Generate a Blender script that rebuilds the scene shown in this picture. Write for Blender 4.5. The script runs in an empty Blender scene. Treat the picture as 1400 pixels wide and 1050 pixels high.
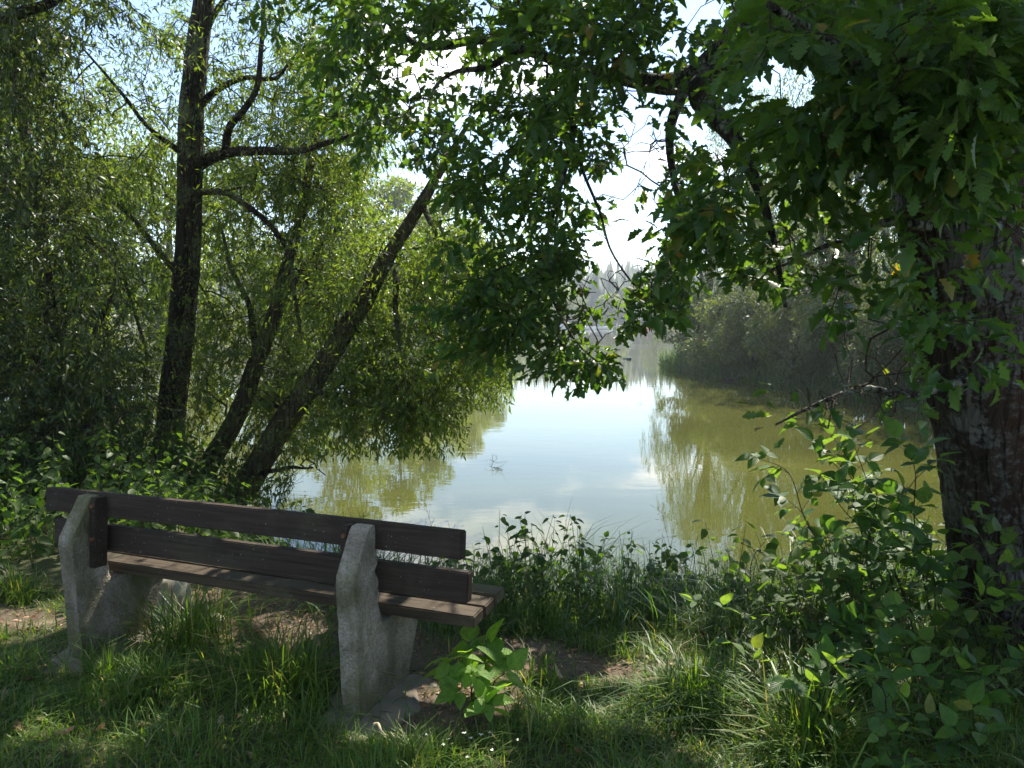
import bpy, bmesh, math, random
import numpy as np
from mathutils import Vector, Matrix, noise as mnoise

random.seed(7)
RNG = np.random.default_rng(11)
scene = bpy.context.scene
COL = scene.collection
R = math.radians

# ------------------------------------------------------------------ camera
FOC, PITCH, CAMZ = 1052.0, R(4.8), 1.6          # focal length in photo pixels (1400 wide)
cam_data = bpy.data.cameras.new("camera")
cam_data.sensor_width = 36.0
cam_data.lens = 36.0 * FOC / 1400.0
cam_data.clip_start = 0.05
cam_data.clip_end = 3000.0
cam = bpy.data.objects.new("camera", cam_data)
cam.location = (0, 0, CAMZ)
cam.rotation_euler = (R(90) - PITCH, 0, 0)
COL.objects.link(cam)
scene.camera = cam

# ------------------------------------------------------------------ sky, sun, exposure
SUN_AZ, SUN_EL = R(27), R(52)                   # azimuth clockwise from +Y
SUN_DIR = np.array([math.sin(SUN_AZ) * math.cos(SUN_EL), math.cos(SUN_AZ) * math.cos(SUN_EL), math.sin(SUN_EL)])
world = bpy.data.worlds.new("World")
scene.world = world
world.use_nodes = True
wn, wl = world.node_tree.nodes, world.node_tree.links
wn.clear()
w_out = wn.new("ShaderNodeOutputWorld")
w_bg = wn.new("ShaderNodeBackground")
w_bg.inputs["Strength"].default_value = 0.11
sky = wn.new("ShaderNodeTexSky")
sky.sky_type = 'NISHITA'
sky.sun_disc = False
sky.sun_elevation = SUN_EL
sky.sun_rotation = SUN_AZ
sky.air_density = 1.0
sky.ozone_density = 1.6
sky.dust_density = 0.15
tc = wn.new("ShaderNodeTexCoord")
sep = wn.new("ShaderNodeSeparateXYZ")
wl.new(tc.outputs["Generated"], sep.inputs[0])
zmax = wn.new("ShaderNodeMath"); zmax.operation = 'MAXIMUM'; zmax.inputs[1].default_value = 0.0
wl.new(sep.outputs["Z"], zmax.inputs[0])
zadd = wn.new("ShaderNodeMath"); zadd.operation = 'ADD'; zadd.inputs[1].default_value = 0.16
wl.new(zmax.outputs[0], zadd.inputs[0])
dx = wn.new("ShaderNodeMath"); dx.operation = 'DIVIDE'
dy = wn.new("ShaderNodeMath"); dy.operation = 'DIVIDE'
wl.new(sep.outputs["X"], dx.inputs[0]); wl.new(zadd.outputs[0], dx.inputs[1])
wl.new(sep.outputs["Y"], dy.inputs[0]); wl.new(zadd.outputs[0], dy.inputs[1])
cmb = wn.new("ShaderNodeCombineXYZ")
wl.new(dx.outputs[0], cmb.inputs[0]); wl.new(dy.outputs[0], cmb.inputs[1])
cmb.inputs[2].default_value = 3.7
cn = wn.new("ShaderNodeTexNoise")
cn.inputs["Scale"].default_value = 1.6
cn.inputs["Detail"].default_value = 9.0
cn.inputs["Roughness"].default_value = 0.56
wl.new(cmb.outputs[0], cn.inputs["Vector"])
cr = wn.new("ShaderNodeValToRGB")
cr.color_ramp.elements[0].position = 0.56; cr.color_ramp.elements[0].color = (0, 0, 0, 1)
cr.color_ramp.elements[1].position = 0.68; cr.color_ramp.elements[1].color = (1, 1, 1, 1)
wl.new(cn.outputs["Fac"], cr.inputs[0])
cmix = wn.new("ShaderNodeMix"); cmix.data_type = 'RGBA'
cmix.inputs[7].default_value = (11, 11, 11.3, 1)
wl.new(cr.outputs["Color"], cmix.inputs[0])
wl.new(sky.outputs[0], cmix.inputs[6])
wl.new(cmix.outputs[2], w_bg.inputs["Color"])
wl.new(w_bg.outputs[0], w_out.inputs[0])

sun_data = bpy.data.lights.new("sun", 'SUN')
sun_data.energy = 5.0
sun_data.angle = R(0.5)
sun_data.color = (1.0, 0.93, 0.80)
sun = bpy.data.objects.new("sun", sun_data)
sun.rotation_euler = Vector(-SUN_DIR).to_track_quat('-Z', 'Y').to_euler()
sun.location = (20, 30, 40)
COL.objects.link(sun)

scene.view_settings.view_transform = 'Standard'
scene.view_settings.look = 'None'
scene.view_settings.gamma = 1.0
scene.view_settings.exposure = 1.42
cy = scene.cycles
cy.max_bounces = 6
cy.diffuse_bounces = 3
cy.glossy_bounces = 3
cy.transmission_bounces = 4
cy.transparent_max_bounces = 6
cy.volume_bounces = 0
cy.caustics_reflective = False
cy.caustics_refractive = False
cy.sample_clamp_indirect = 6.0
cy.use_denoising = True

# ------------------------------------------------------------------ helpers
def ray(px, py):
    d = np.array([(px - 700) / FOC, 1.0, -(py - 525) / FOC])
    c, s = math.cos(PITCH), math.sin(PITCH)
    return np.array([d[0], c * d[1] + s * d[2], -s * d[1] + c * d[2]])

def at(px, py, Y):
    """A point of the place that stands Y metres ahead of the viewpoint."""
    d = ray(px, py)
    return np.array([0, 0, CAMZ]) + d * (Y / d[1])

def on(px, py, z=0.0):
    d = ray(px, py)
    return np.array([0, 0, CAMZ]) + d * ((z - CAMZ) / d[2])

def project(P):
    q = np.asarray(P, float) - np.array([0, 0, CAMZ])
    c, s = math.cos(PITCH), math.sin(PITCH)
    f = c * q[..., 1] - s * q[..., 2]
    u = s * q[..., 1] + c * q[..., 2]
    f = np.where(f < 0.05, 0.05, f)
    return 700 + FOC * q[..., 0] / f, 525 - FOC * u / f

class MB:
    """Collects vertices and faces as numpy arrays."""
    def __init__(self):
        self.v, self.f, self.a, self.n = [], [], [], 0
    def add(self, v, faces, attr=None):
        v = np.asarray(v, np.float32).reshape(-1, 3)
        for f in faces:
            self.f.append(np.asarray(f, np.int64) + self.n)
        self.v.append(v)
        self.a.append(np.zeros(len(v), np.float32) if attr is None else np.asarray(attr, np.float32))
        self.n += len(v)
    def mesh(self, name, mat, smooth=True, origin=(0, 0, 0)):
        me = bpy.data.meshes.new(name)
        V = np.concatenate(self.v) - np.asarray(origin, np.float32)
        me.vertices.add(len(V))
        me.vertices.foreach_set("co", V.astype(np.float32).ravel())
        loops = np.concatenate([f.ravel() for f in self.f])
        sizes = np.concatenate([np.full(len(f), f.shape[1], np.int64) for f in self.f])
        starts = np.concatenate([[0], np.cumsum(sizes)[:-1]])
        me.loops.add(len(loops))
        me.loops.foreach_set("vertex_index", loops.astype(np.int32))
        me.polygons.add(len(sizes))
        me.polygons.foreach_set("loop_start", starts.astype(np.int32))
        me.polygons.foreach_set("loop_total", sizes.astype(np.int32))
        if smooth:
            me.polygons.foreach_set("use_smooth", np.ones(len(sizes), bool))
        at_ = me.attributes.new("rnd", 'FLOAT', 'POINT')
        at_.data.foreach_set("value", np.concatenate(self.a).astype(np.float32))
        me.materials.append(mat)
        me.update(calc_edges=True)
        me.validate()
        return me

def tag(o, label=None, cat=None, group=None, kind=None):
    if label: o["label"] = label
    if cat: o["category"] = cat
    if group: o["group"] = group
    if kind: o["kind"] = kind
    return o

def link(name, me, parent=None, loc=(0, 0, 0)):
    o = bpy.data.objects.new(name, me)
    COL.objects.link(o)
    o.location = loc
    if parent is not None:
        o.parent = parent
    return o

def thing(name, loc, label, cat, group=None, rz=0.0):
    o = bpy.data.objects.new(name, None)
    o.empty_display_size = 0.2
    COL.objects.link(o)
    o.location = tuple(float(c) for c in loc)
    o.rotation_euler = (0, 0, rz)
    return tag(o, label, cat, group)

def part(name, mb, mat, parent, smooth=True, kind=None):
    """World-space geometry made a child of an (unrotated) thing."""
    me = mb.mesh(name, mat, smooth, origin=tuple(parent.location))
    o = link(name, me, parent)
    if kind: o["kind"] = kind
    return o

def norm(a):
    a = np.asarray(a, float)
    return a / np.maximum(np.linalg.norm(a, axis=-1, keepdims=True), 1e-9)

def frames(tip, nrm):
    """n x 3 x 3 matrices whose columns are side, tip, normal."""
    t = norm(tip)
    s = norm(np.cross(t, nrm))
    n = np.cross(s, t)
    return np.stack([s, t, n], axis=-1)

def scatter(mb, tv, tf, M, pos, scale, attr):
    """Copies of a template put into one mesh."""
    n = len(pos)
    if n == 0: return
    tv = np.asarray(tv, float)
    V = np.einsum('nij,kj->nki', M, tv) * np.asarray(scale).reshape(-1, 1, 1) + pos[:, None, :]
    k = len(tv)
    off = (np.arange(n) * k)[:, None, None]
    faces = [(np.asarray(f)[None] + off).reshape(-1, len(f[0])) for f in tf]
    mb.add(V.reshape(-1, 3), faces, np.repeat(attr, k))

def rand_unit(n, rng=RNG):
    return norm(rng.normal(size=(n, 3)))

def catmull(P, Rr, sub):
    P = np.asarray(P, float); Rr = np.asarray(Rr, float)
    Q = np.vstack([2 * P[0] - P[1], P, 2 * P[-1] - P[-2]])
    out, rad = [], []
    for i in range(len(P) - 1):
        p0, p1, p2, p3 = Q[i], Q[i + 1], Q[i + 2], Q[i + 3]
        for t in np.linspace(0, 1, sub, endpoint=False):
            out.append(0.5 * ((2 * p1) + (-p0 + p2) * t + (2 * p0 - 5 * p1 + 4 * p2 - p3) * t * t + (-p0 + 3 * p1 - 3 * p2 + p3) * t ** 3))
            rad.append(Rr[i] * (1 - t) + Rr[i + 1] * t)
    out.append(P[-1]); rad.append(Rr[-1])
    return np.array(out), np.array(rad)

def tube(mb, P, rad, seg=8, bark=0.0, freq=9.0, cap=True, attr=0.0):
    """Smooth tube along a polyline; bark > 0 adds furrows."""
    P = np.asarray(P, float)
    T = norm(np.gradient(P, axis=0))
    ref = np.array([1.0, 0.2, 0.1]) if abs(T[0][0]) < 0.8 else np.array([0.1, 1.0, 0.2])
    n = norm(np.cross(T[0], ref))
    rings = []
    th = np.linspace(0, 2 * np.pi, seg, endpoint=False)
    L = 0.0
    for i in range(len(P)):
        n = norm(n - T[i] * np.dot(n, T[i]))
        b = np.cross(T[i], n)
        rr = np.full(seg, rad[i])
        if i: L += np.linalg.norm(P[i] - P[i - 1])
        if bark > 0:
            for k in range(seg):
                c, s = math.cos(th[k]), math.sin(th[k])
                q = Vector((c * freq * 0.5, s * freq * 0.5, L * freq * 0.35))
                a = mnoise.noise(q)
                a2 = 1 - abs(mnoise.noise(Vector((c * freq, s * freq, L * freq * 0.6 + 9)))) * 2
                big = mnoise.noise(Vector((c * 1.3, s * 1.3, L * 1.2 + 3)))
                rr[k] *= 1 + bark * (0.5 * a + 0.55 * a2) + bark * 0.9 * big
        rings.append(P[i] + np.outer(np.cos(th) * rr, n) + np.outer(np.sin(th) * rr, b))
    V = np.concatenate(rings)
    i = np.arange(len(P) - 1)[:, None]; k = np.arange(seg)[None]
    k2 = (k + 1) % seg
    F = np.stack([i * seg + k, i * seg + k2, (i + 1) * seg + k2, (i + 1) * seg + k], -1).reshape(-1, 4)
    faces = [F]
    if cap:
        e = len(V)
        V = np.vstack([V, P[-1] + T[-1] * rad[-1] * 0.3])
        kk = np.arange(seg)
        faces.append(np.stack([(len(P) - 1) * seg + kk, (len(P) - 1) * seg + (kk + 1) % seg, np.full(seg, e)], -1))
    mb.add(V, faces, np.full(len(V), attr))

# ------------------------------------------------------------------ materials
def new_mat(name):
    m = bpy.data.materials.new(name)
    m.use_nodes = True
    nt = m.node_tree
    nt.nodes.clear()
    return m, nt.nodes, nt.links

def nd(nodes, typ, **kw):
    n = nodes.new(typ)
    for k, v in kw.items():
        setattr(n, k, v)
    return n

def ramp(nodes, stops):
    r = nodes.new("ShaderNodeValToRGB")
    e = r.color_ramp.elements
    e[0].position, e[0].color = stops[0][0], (*stops[0][1], 1)
    e[1].position, e[1].color = stops[-1][0], (*stops[-1][1], 1)
    for p, c in stops[1:-1]:
        x = e.new(p); x.color = (*c, 1)
    return r

def leaf_material(name, stops, trans=0.45, rough=0.42, under=None, tint=(1.22, 1.2, 0.25), spec=0.4, veins=False):
    m, n, l = new_mat(name)
    out = n.new("ShaderNodeOutputMaterial")
    att = nd(n, "ShaderNodeAttribute", attribute_name="rnd")
    oi = n.new("ShaderNodeObjectInfo")
    ad = nd(n, "ShaderNodeMath", operation='ADD'); l.new(att.outputs["Fac"], ad.inputs[0]); l.new(oi.outputs["Random"], ad.inputs[1])
    fr = nd(n, "ShaderNodeMath", operation='FRACT'); l.new(ad.outputs[0], fr.inputs[0])
    rp = ramp(n, stops); l.new(fr.outputs[0], rp.inputs[0])
    col = rp.outputs[0]
    if under is not None:
        geo = n.new("ShaderNodeNewGeometry")
        mx = nd(n, "ShaderNodeMix", data_type='RGBA')
        l.new(geo.outputs["Backfacing"], mx.inputs[0]); l.new(col, mx.inputs[6]); mx.inputs[7].default_value = (*under, 1)
        mfac = nd(n, "ShaderNodeMath", operation='MULTIPLY'); mfac.inputs[1].default_value = 0.55
        l.new(geo.outputs["Backfacing"], mfac.inputs[0]); l.new(mfac.outputs[0], mx.inputs[0])
        col = mx.outputs[2]
    p = n.new("ShaderNodeBsdfPrincipled")
    if veins:
        tcv = n.new("ShaderNodeTexCoord"); sx = n.new("ShaderNodeSeparateXYZ"); l.new(tcv.outputs["Object"], sx.inputs[0])
        ab = nd(n, "ShaderNodeMath", operation='ABSOLUTE'); l.new(sx.outputs["X"], ab.inputs[0])
        k1 = nd(n, "ShaderNodeMath", operation='MULTIPLY_ADD'); l.new(ab.outputs[0], k1.inputs[0]); k1.inputs[1].default_value = -.75; l.new(sx.outputs["Y"], k1.inputs[2])
        k2 = nd(n, "ShaderNodeMath", operation='MULTIPLY'); l.new(k1.outputs[0], k2.inputs[0]); k2.inputs[1].default_value = 8.0
        k3 = nd(n, "ShaderNodeMath", operation='PINGPONG'); l.new(k2.outputs[0], k3.inputs[0]); k3.inputs[1].default_value = .5
        mid = nd(n, "ShaderNodeMath", operation='MULTIPLY'); l.new(ab.outputs[0], mid.inputs[0]); mid.inputs[1].default_value = 9.0
        mn = nd(n, "ShaderNodeMath", operation='MINIMUM'); l.new(k3.outputs[0], mn.inputs[0]); l.new(mid.outputs[0], mn.inputs[1])
        vr = ramp(n, [(.0, (1.28, 1.28, 1.2)), (.10, (1, 1, 1)), (.5, (.94, .95, .94))]); l.new(mn.outputs[0], vr.inputs[0])
        blo = n.new("ShaderNodeTexNoise"); blo.inputs["Scale"].default_value = 5; blo.inputs["Detail"].default_value = 6
        sv = nd(n, "ShaderNodeVectorMath", operation='ADD'); l.new(tcv.outputs["Object"], sv.inputs[0]); l.new(oi.outputs["Location"], sv.inputs[1]); l.new(sv.outputs[0], blo.inputs["Vector"])
        br_ = ramp(n, [(.35, (.78, .8, .75)), (.62, (1.08, 1.05, 1)), (.70, (1.25, 1.0, .6))]); l.new(blo.outputs["Fac"], br_.inputs[0])
        for fac in (vr, br_):
            mv = nd(n, "ShaderNodeMix", data_type='RGBA', blend_type='MULTIPLY'); mv.inputs[0].default_value = 1
            l.new(col, mv.inputs[6]); l.new(fac.outputs[0], mv.inputs[7]); col = mv.outputs[2]
        bpv = n.new("ShaderNodeBump"); bpv.inputs["Strength"].default_value = .25; bpv.inputs["Distance"].default_value = .03
        l.new(mn.outputs[0], bpv.inputs["Height"]); l.new(bpv.outputs[0], p.inputs["Normal"])
    l.new(col, p.inputs["Base Color"])
    p.inputs["Roughness"].default_value = rough
    p.inputs["Specular IOR Level"].default_value = spec
    tr = n.new("ShaderNodeBsdfTranslucent")
    tm = nd(n, "ShaderNodeMix", data_type='RGBA', blend_type='MULTIPLY'); tm.inputs[0].default_value = 1.0
    l.new(col, tm.inputs[6]); tm.inputs[7].default_value = (*[c * 2.0 for c in tint], 1)
    l.new(tm.outputs[2], tr.inputs["Color"])
    mix = n.new("ShaderNodeMixShader"); mix.inputs[0].default_value = trans
    l.new(p.outputs[0], mix.inputs[1]); l.new(tr.outputs[0], mix.inputs[2])
    l.new(mix.outputs[0], out.inputs[0])
    return m

OAK_C = [(0, (.026, .066, .014)), (.5, (.042, .095, .018)), (.94, (.062, .12, .022)), (.985, (.13, .15, .03)), (1, (.20, .11, .03))]
M_OAK = leaf_material("oak_leaf", OAK_C, trans=.48, under=(.065, .11, .045))
M_OAK_NEAR = leaf_material("near_oak_leaf", OAK_C, trans=.45, rough=.5, under=(.065, .11, .045), veins=True)
M_WILLOW = leaf_material("willow_leaf", [(0, (.050, .092, .013)), (.5, (.082, .130, .017)), (.9, (.118, .165, .023)), (1, (.16, .15, .04))], trans=.52, rough=.4, under=(.10, .14, .07))
M_THICKET_SHADED = leaf_material("shade_toned_thicket_leaf", [(0, (.020, .038, .010)), (.6, (.034, .058, .013)), (1, (.060, .085, .02))], trans=.42, rough=.42, under=(.08, .11, .06))  # near-black greens: the thicket's dense shade is put into the leaf colour
M_WILLOW_FAR = leaf_material("grey_willow_leaf", [(0, (.050, .078, .034)), (.5, (.070, .100, .044)), (1, (.095, .128, .054))], trans=.42, rough=.5, under=(.12, .14, .09))
M_SHORE = leaf_material("shore_tree_leaf", [(0, (.060, .095, .015)), (.5, (.095, .132, .020)), (1, (.135, .165, .03))], trans=.5, rough=.5)
BR_C = [(0, (.034, .085, .018)), (.6, (.055, .125, .026)), (.985, (.085, .155, .034)), (1, (.17, .16, .04))]
M_BRAMBLE = leaf_material("bramble_leaf", BR_C, trans=.5, rough=.5, under=(.11, .16, .085), spec=.35, veins=True)
M_SAPLING = leaf_material("sapling_leaf", [(0, (.11, .21, .035)), (.6, (.14, .255, .045)), (1, (.17, .28, .055))], trans=.5, rough=.5, under=(.14, .22, .08), spec=.3, veins=True)
NE_C = [(0, (.034, .070, .016)), (.6, (.055, .100, .022)), (1, (.088, .135, .03))]
M_NETTLE = leaf_material("undergrowth_leaf", NE_C, trans=.48, rough=.5, under=(.07, .13, .05), spec=.3)
M_NETTLE_NEAR = leaf_material("near_weed_leaf", NE_C, trans=.48, rough=.5, under=(.07, .13, .05), spec=.3, veins=True)
M_GRASS = leaf_material("grass_blade", [(0, (.046, .100, .018)), (.5, (.074, .136, .025)), (.90, (.112, .168, .036)), (.95, (.18, .17, .07)), (1, (.30, .25, .14))], trans=.42, rough=.45, spec=.3)
M_REED = leaf_material("bank_grass", [(0, (.030, .072, .024)), (.6, (.045, .096, .030)), (.93, (.065, .115, .04)), (1, (.16, .14, .07))], trans=.4, rough=.45, spec=.3)
M_DRY = leaf_material("dry_leaf", [(0, (.14, .075, .035)), (.4, (.22, .125, .06)), (.8, (.33, .20, .11)), (1, (.42, .30, .19))], trans=.15, rough=.7, tint=(.6, .5, .4))
M_CONIFER = leaf_material("far_forest", [(0, (.035, .06, .035)), (.7, (.05, .08, .045)), (1, (.08, .11, .05))], trans=.1, rough=.8)

def bark_material(name, dark, light, lichen=None, red=None, scale=14.0, lichen_amt=.5, stretch=.16):
    m, n, l = new_mat(name)
    out = n.new("ShaderNodeOutputMaterial")
    p = n.new("ShaderNodeBsdfPrincipled"); p.inputs["Roughness"].default_value = 0.9
    p.inputs["Specular IOR Level"].default_value = 0.2
    tcn = n.new("ShaderNodeTexCoord")
    mp = n.new("ShaderNodeMapping"); mp.inputs["Scale"].default_value = (1, 1, stretch)
    l.new(tcn.outputs["Object"], mp.inputs[0])
    n1 = n.new("ShaderNodeTexNoise"); n1.inputs["Scale"].default_value = scale; n1.inputs["Detail"].default_value = 8; n1.inputs["Roughness"].default_value = .65
    l.new(mp.outputs[0], n1.inputs["Vector"])
    vor = n.new("ShaderNodeTexVoronoi"); vor.feature = 'DISTANCE_TO_EDGE'; vor.inputs["Scale"].default_value = scale * 1.5
    l.new(mp.outputs[0], vor.inputs["Vector"])
    rp = ramp(n, [(.35, dark), (.68, light)]); l.new(n1.outputs["Fac"], rp.inputs[0])
    col = rp.outputs[0]
    if red is not None:
        n3 = n.new("ShaderNodeTexNoise"); n3.inputs["Scale"].default_value = 1.7; n3.inputs["Detail"].default_value = 3
        l.new(mp.outputs[0], n3.inputs["Vector"])
        r3 = ramp(n, [(.54, (0, 0, 0)), (.74, (.9, .9, .9))]); l.new(n3.outputs["Fac"], r3.inputs[0])
        mx = nd(n, "ShaderNodeMix", data_type='RGBA'); l.new(r3.outputs[0], mx.inputs[0]); l.new(col, mx.inputs[6]); mx.inputs[7].default_value = (*red, 1)
        col = mx.outputs[2]
    if lichen is not None:
        n2 = n.new("ShaderNodeTexNoise"); n2.inputs["Scale"].default_value = 26; n2.inputs["Detail"].default_value = 7; n2.inputs["Roughness"].default_value = .72
        l.new(tcn.outputs["Object"], n2.inputs["Vector"])
        n4 = n.new("ShaderNodeTexNoise"); n4.inputs["Scale"].default_value = 2.6; n4.inputs["Detail"].default_value = 4
        l.new(tcn.outputs["Object"], n4.inputs["Vector"])
        mm = nd(n, "ShaderNodeMath", operation='MULTIPLY'); l.new(n2.outputs["Fac"], mm.inputs[0]); l.new(n4.outputs["Fac"], mm.inputs[1])
        r2 = ramp(n, [(.27 - .06 * lichen_amt, (0, 0, 0)), (.33 - .06 * lichen_amt, (1, 1, 1))]); l.new(mm.outputs[0], r2.inputs[0])
        mx = nd(n, "ShaderNodeMix", data_type='RGBA'); l.new(r2.outputs[0], mx.inputs[0]); l.new(col, mx.inputs[6]); mx.inputs[7].default_value = (*lichen, 1)
        col = mx.outputs[2]
    l.new(col, p.inputs["Base Color"])
    ad = nd(n, "ShaderNodeMath", operation='ADD'); l.new(n1.outputs["Fac"], ad.inputs[0])
    vr = ramp(n, [(0, (0, 0, 0)), (.22, (.8, .8, .8))]); l.new(vor.outputs["Distance"], vr.inputs[0]); l.new(vr.outputs[0], ad.inputs[1])
    bp = n.new("ShaderNodeBump"); bp.inputs["Strength"].default_value = 1.0; bp.inputs["Distance"].default_value = .04
    l.new(ad.outputs[0], bp.inputs["Height"]); l.new(bp.outputs[0], p.inputs["Normal"])
    l.new(p.outputs[0], out.inputs[0])
    return m

M_OAK_BARK = bark_material("oak_bark", (.012, .009, .006), (.050, .037, .025), lichen=(.105, .10, .088), red=(.055, .029, .019), lichen_amt=.42)
M_OAK_LIMB = bark_material("oak_limb_bark", (.016, .013, .010), (.06, .05, .038), lichen=(.22, .23, .19), lichen_amt=.3)
M_WILLOW_BARK = bark_material("willow_bark", (.016, .012, .009), (.075, .058, .040), lichen=(.13, .14, .075), lichen_amt=.35)
M_MOSSY = bark_material("mossy_willow_bark", (.032, .026, .014), (.105, .088, .046), lichen=(.12, .13, .045), lichen_amt=.7)
M_TWIG = bark_material("twig_bark", (.05, .04, .025), (.12, .10, .06), scale=40)
M_GREEN_STEM = bark_material("green_stem", (.10, .12, .04), (.19, .17, .08), scale=30)

def plain_material(name, c, rough=.6, metal=0.0):
    m, n, l = new_mat(name)
    out = n.new("ShaderNodeOutputMaterial")
    p = n.new("ShaderNodeBsdfPrincipled")
    t = n.new("ShaderNodeTexCoord"); a = n.new("ShaderNodeTexNoise"); a.inputs["Scale"].default_value = 12; a.inputs["Detail"].default_value = 5
    l.new(t.outputs["Object"], a.inputs["Vector"])
    rp = ramp(n, [(.3, tuple(x * .8 for x in c)), (.7, tuple(min(1, x * 1.15) for x in c))]); l.new(a.outputs["Fac"], rp.inputs[0])
    l.new(rp.outputs[0], p.inputs["Base Color"])
    p.inputs["Roughness"].default_value = rough; p.inputs["Metallic"].default_value = metal
    l.new(p.outputs[0], out.inputs[0])
    return m

def concrete_material():
    m, n, l = new_mat("weathered_concrete")
    out = n.new("ShaderNodeOutputMaterial")
    p = n.new("ShaderNodeBsdfPrincipled"); p.inputs["Roughness"].default_value = .92; p.inputs["Specular IOR Level"].default_value = .25
    t = n.new("ShaderNodeTexCoord")
    a = n.new("ShaderNodeTexNoise"); a.inputs["Scale"].default_value = 6; a.inputs["Detail"].default_value = 6; a.inputs["Roughness"].default_value = .6
    l.new(t.outputs["Object"], a.inputs["Vector"])
    b = n.new("ShaderNodeTexNoise"); b.inputs["Scale"].default_value = 95; b.inputs["Detail"].default_value = 5; b.inputs["Roughness"].default_value = .7
    l.new(t.outputs["Object"], b.inputs["Vector"])
    v = n.new("ShaderNodeTexVoronoi"); v.inputs["Scale"].default_value = 85
    l.new(t.outputs["Object"], v.inputs["Vector"])
    ra = ramp(n, [(.30, (.115, .098, .075)), (.50, (.235, .205, .165)), (.72, (.38, .34, .285))]); l.new(a.outputs["Fac"], ra.inputs[0])
    rb = ramp(n, [(.34, (.55, .53, .48)), (.52, (1, 1, 1)), (.72, (1.25, 1.23, 1.18))]); l.new(b.outputs["Fac"], rb.inputs[0])
    mx = nd(n, "ShaderNodeMix", data_type='RGBA', blend_type='MULTIPLY'); mx.inputs[0].default_value = 1
    l.new(ra.outputs[0], mx.inputs[6]); l.new(rb.outputs[0], mx.inputs[7])
    # pebbles in the mix
    rv = ramp(n, [(.10, (1, 1, 1)), (.22, (0, 0, 0))]); l.new(v.outputs["Distance"], rv.inputs[0])
    mp = nd(n, "ShaderNodeMath", operation='MULTIPLY'); mp.inputs[1].default_value = .5; l.new(rv.outputs[0], mp.inputs[0])
    m2 = nd(n, "ShaderNodeMix", data_type='RGBA'); l.new(mp.outputs[0], m2.inputs[0]); l.new(mx.outputs[2], m2.inputs[6]); m2.inputs[7].default_value = (.34, .32, .29, 1)
    # algae and moss
    c = n.new("ShaderNodeTexNoise"); c.inputs["Scale"].default_value = 4.2; c.inputs["Detail"].default_value = 8; c.inputs["Roughness"].default_value = .7
    mpc = n.new("ShaderNodeMapping"); mpc.inputs["Location"].default_value = (3.3, 1.2, 5.1); mpc.inputs["Scale"].default_value = (1, 1, .55)
    l.new(t.outputs["Object"], mpc.inputs[0]); l.new(mpc.outputs[0], c.inputs["Vector"])
    rc = ramp(n, [(.43, (0, 0, 0)), (.60, (.85, .85, .85))]); l.new(c.outputs["Fac"], rc.inputs[0])
    m3 = nd(n, "ShaderNodeMix", data_type='RGBA'); l.new(rc.outputs[0], m3.inputs[0]); l.new(m2.outputs[2], m3.inputs[6]); m3.inputs[7].default_value = (.085, .085, .035, 1)
    l.new(m3.outputs[2], p.inputs["Base Color"])
    h = nd(n, "ShaderNodeMath", operation='ADD'); l.new(b.outputs["Fac"], h.inputs[0]); l.new(v.outputs["Distance"], h.inputs[1])
    h2 = nd(n, "ShaderNodeMath", operation='ADD'); l.new(h.outputs[0], h2.inputs[0]); l.new(a.outputs["Fac"], h2.inputs[1])
    bp = n.new("ShaderNodeBump"); bp.inputs["Strength"].default_value = .7; bp.inputs["Distance"].default_value = .005
    l.new(h2.outputs[0], bp.inputs["Height"]); l.new(bp.outputs[0], p.inputs["Normal"])
    l.new(p.outputs[0], out.inputs[0])
    return m
M_CONCRETE = concrete_material()
M_FOOTING = plain_material("earthy_concrete", (.17, .145, .11), .95)

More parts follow.
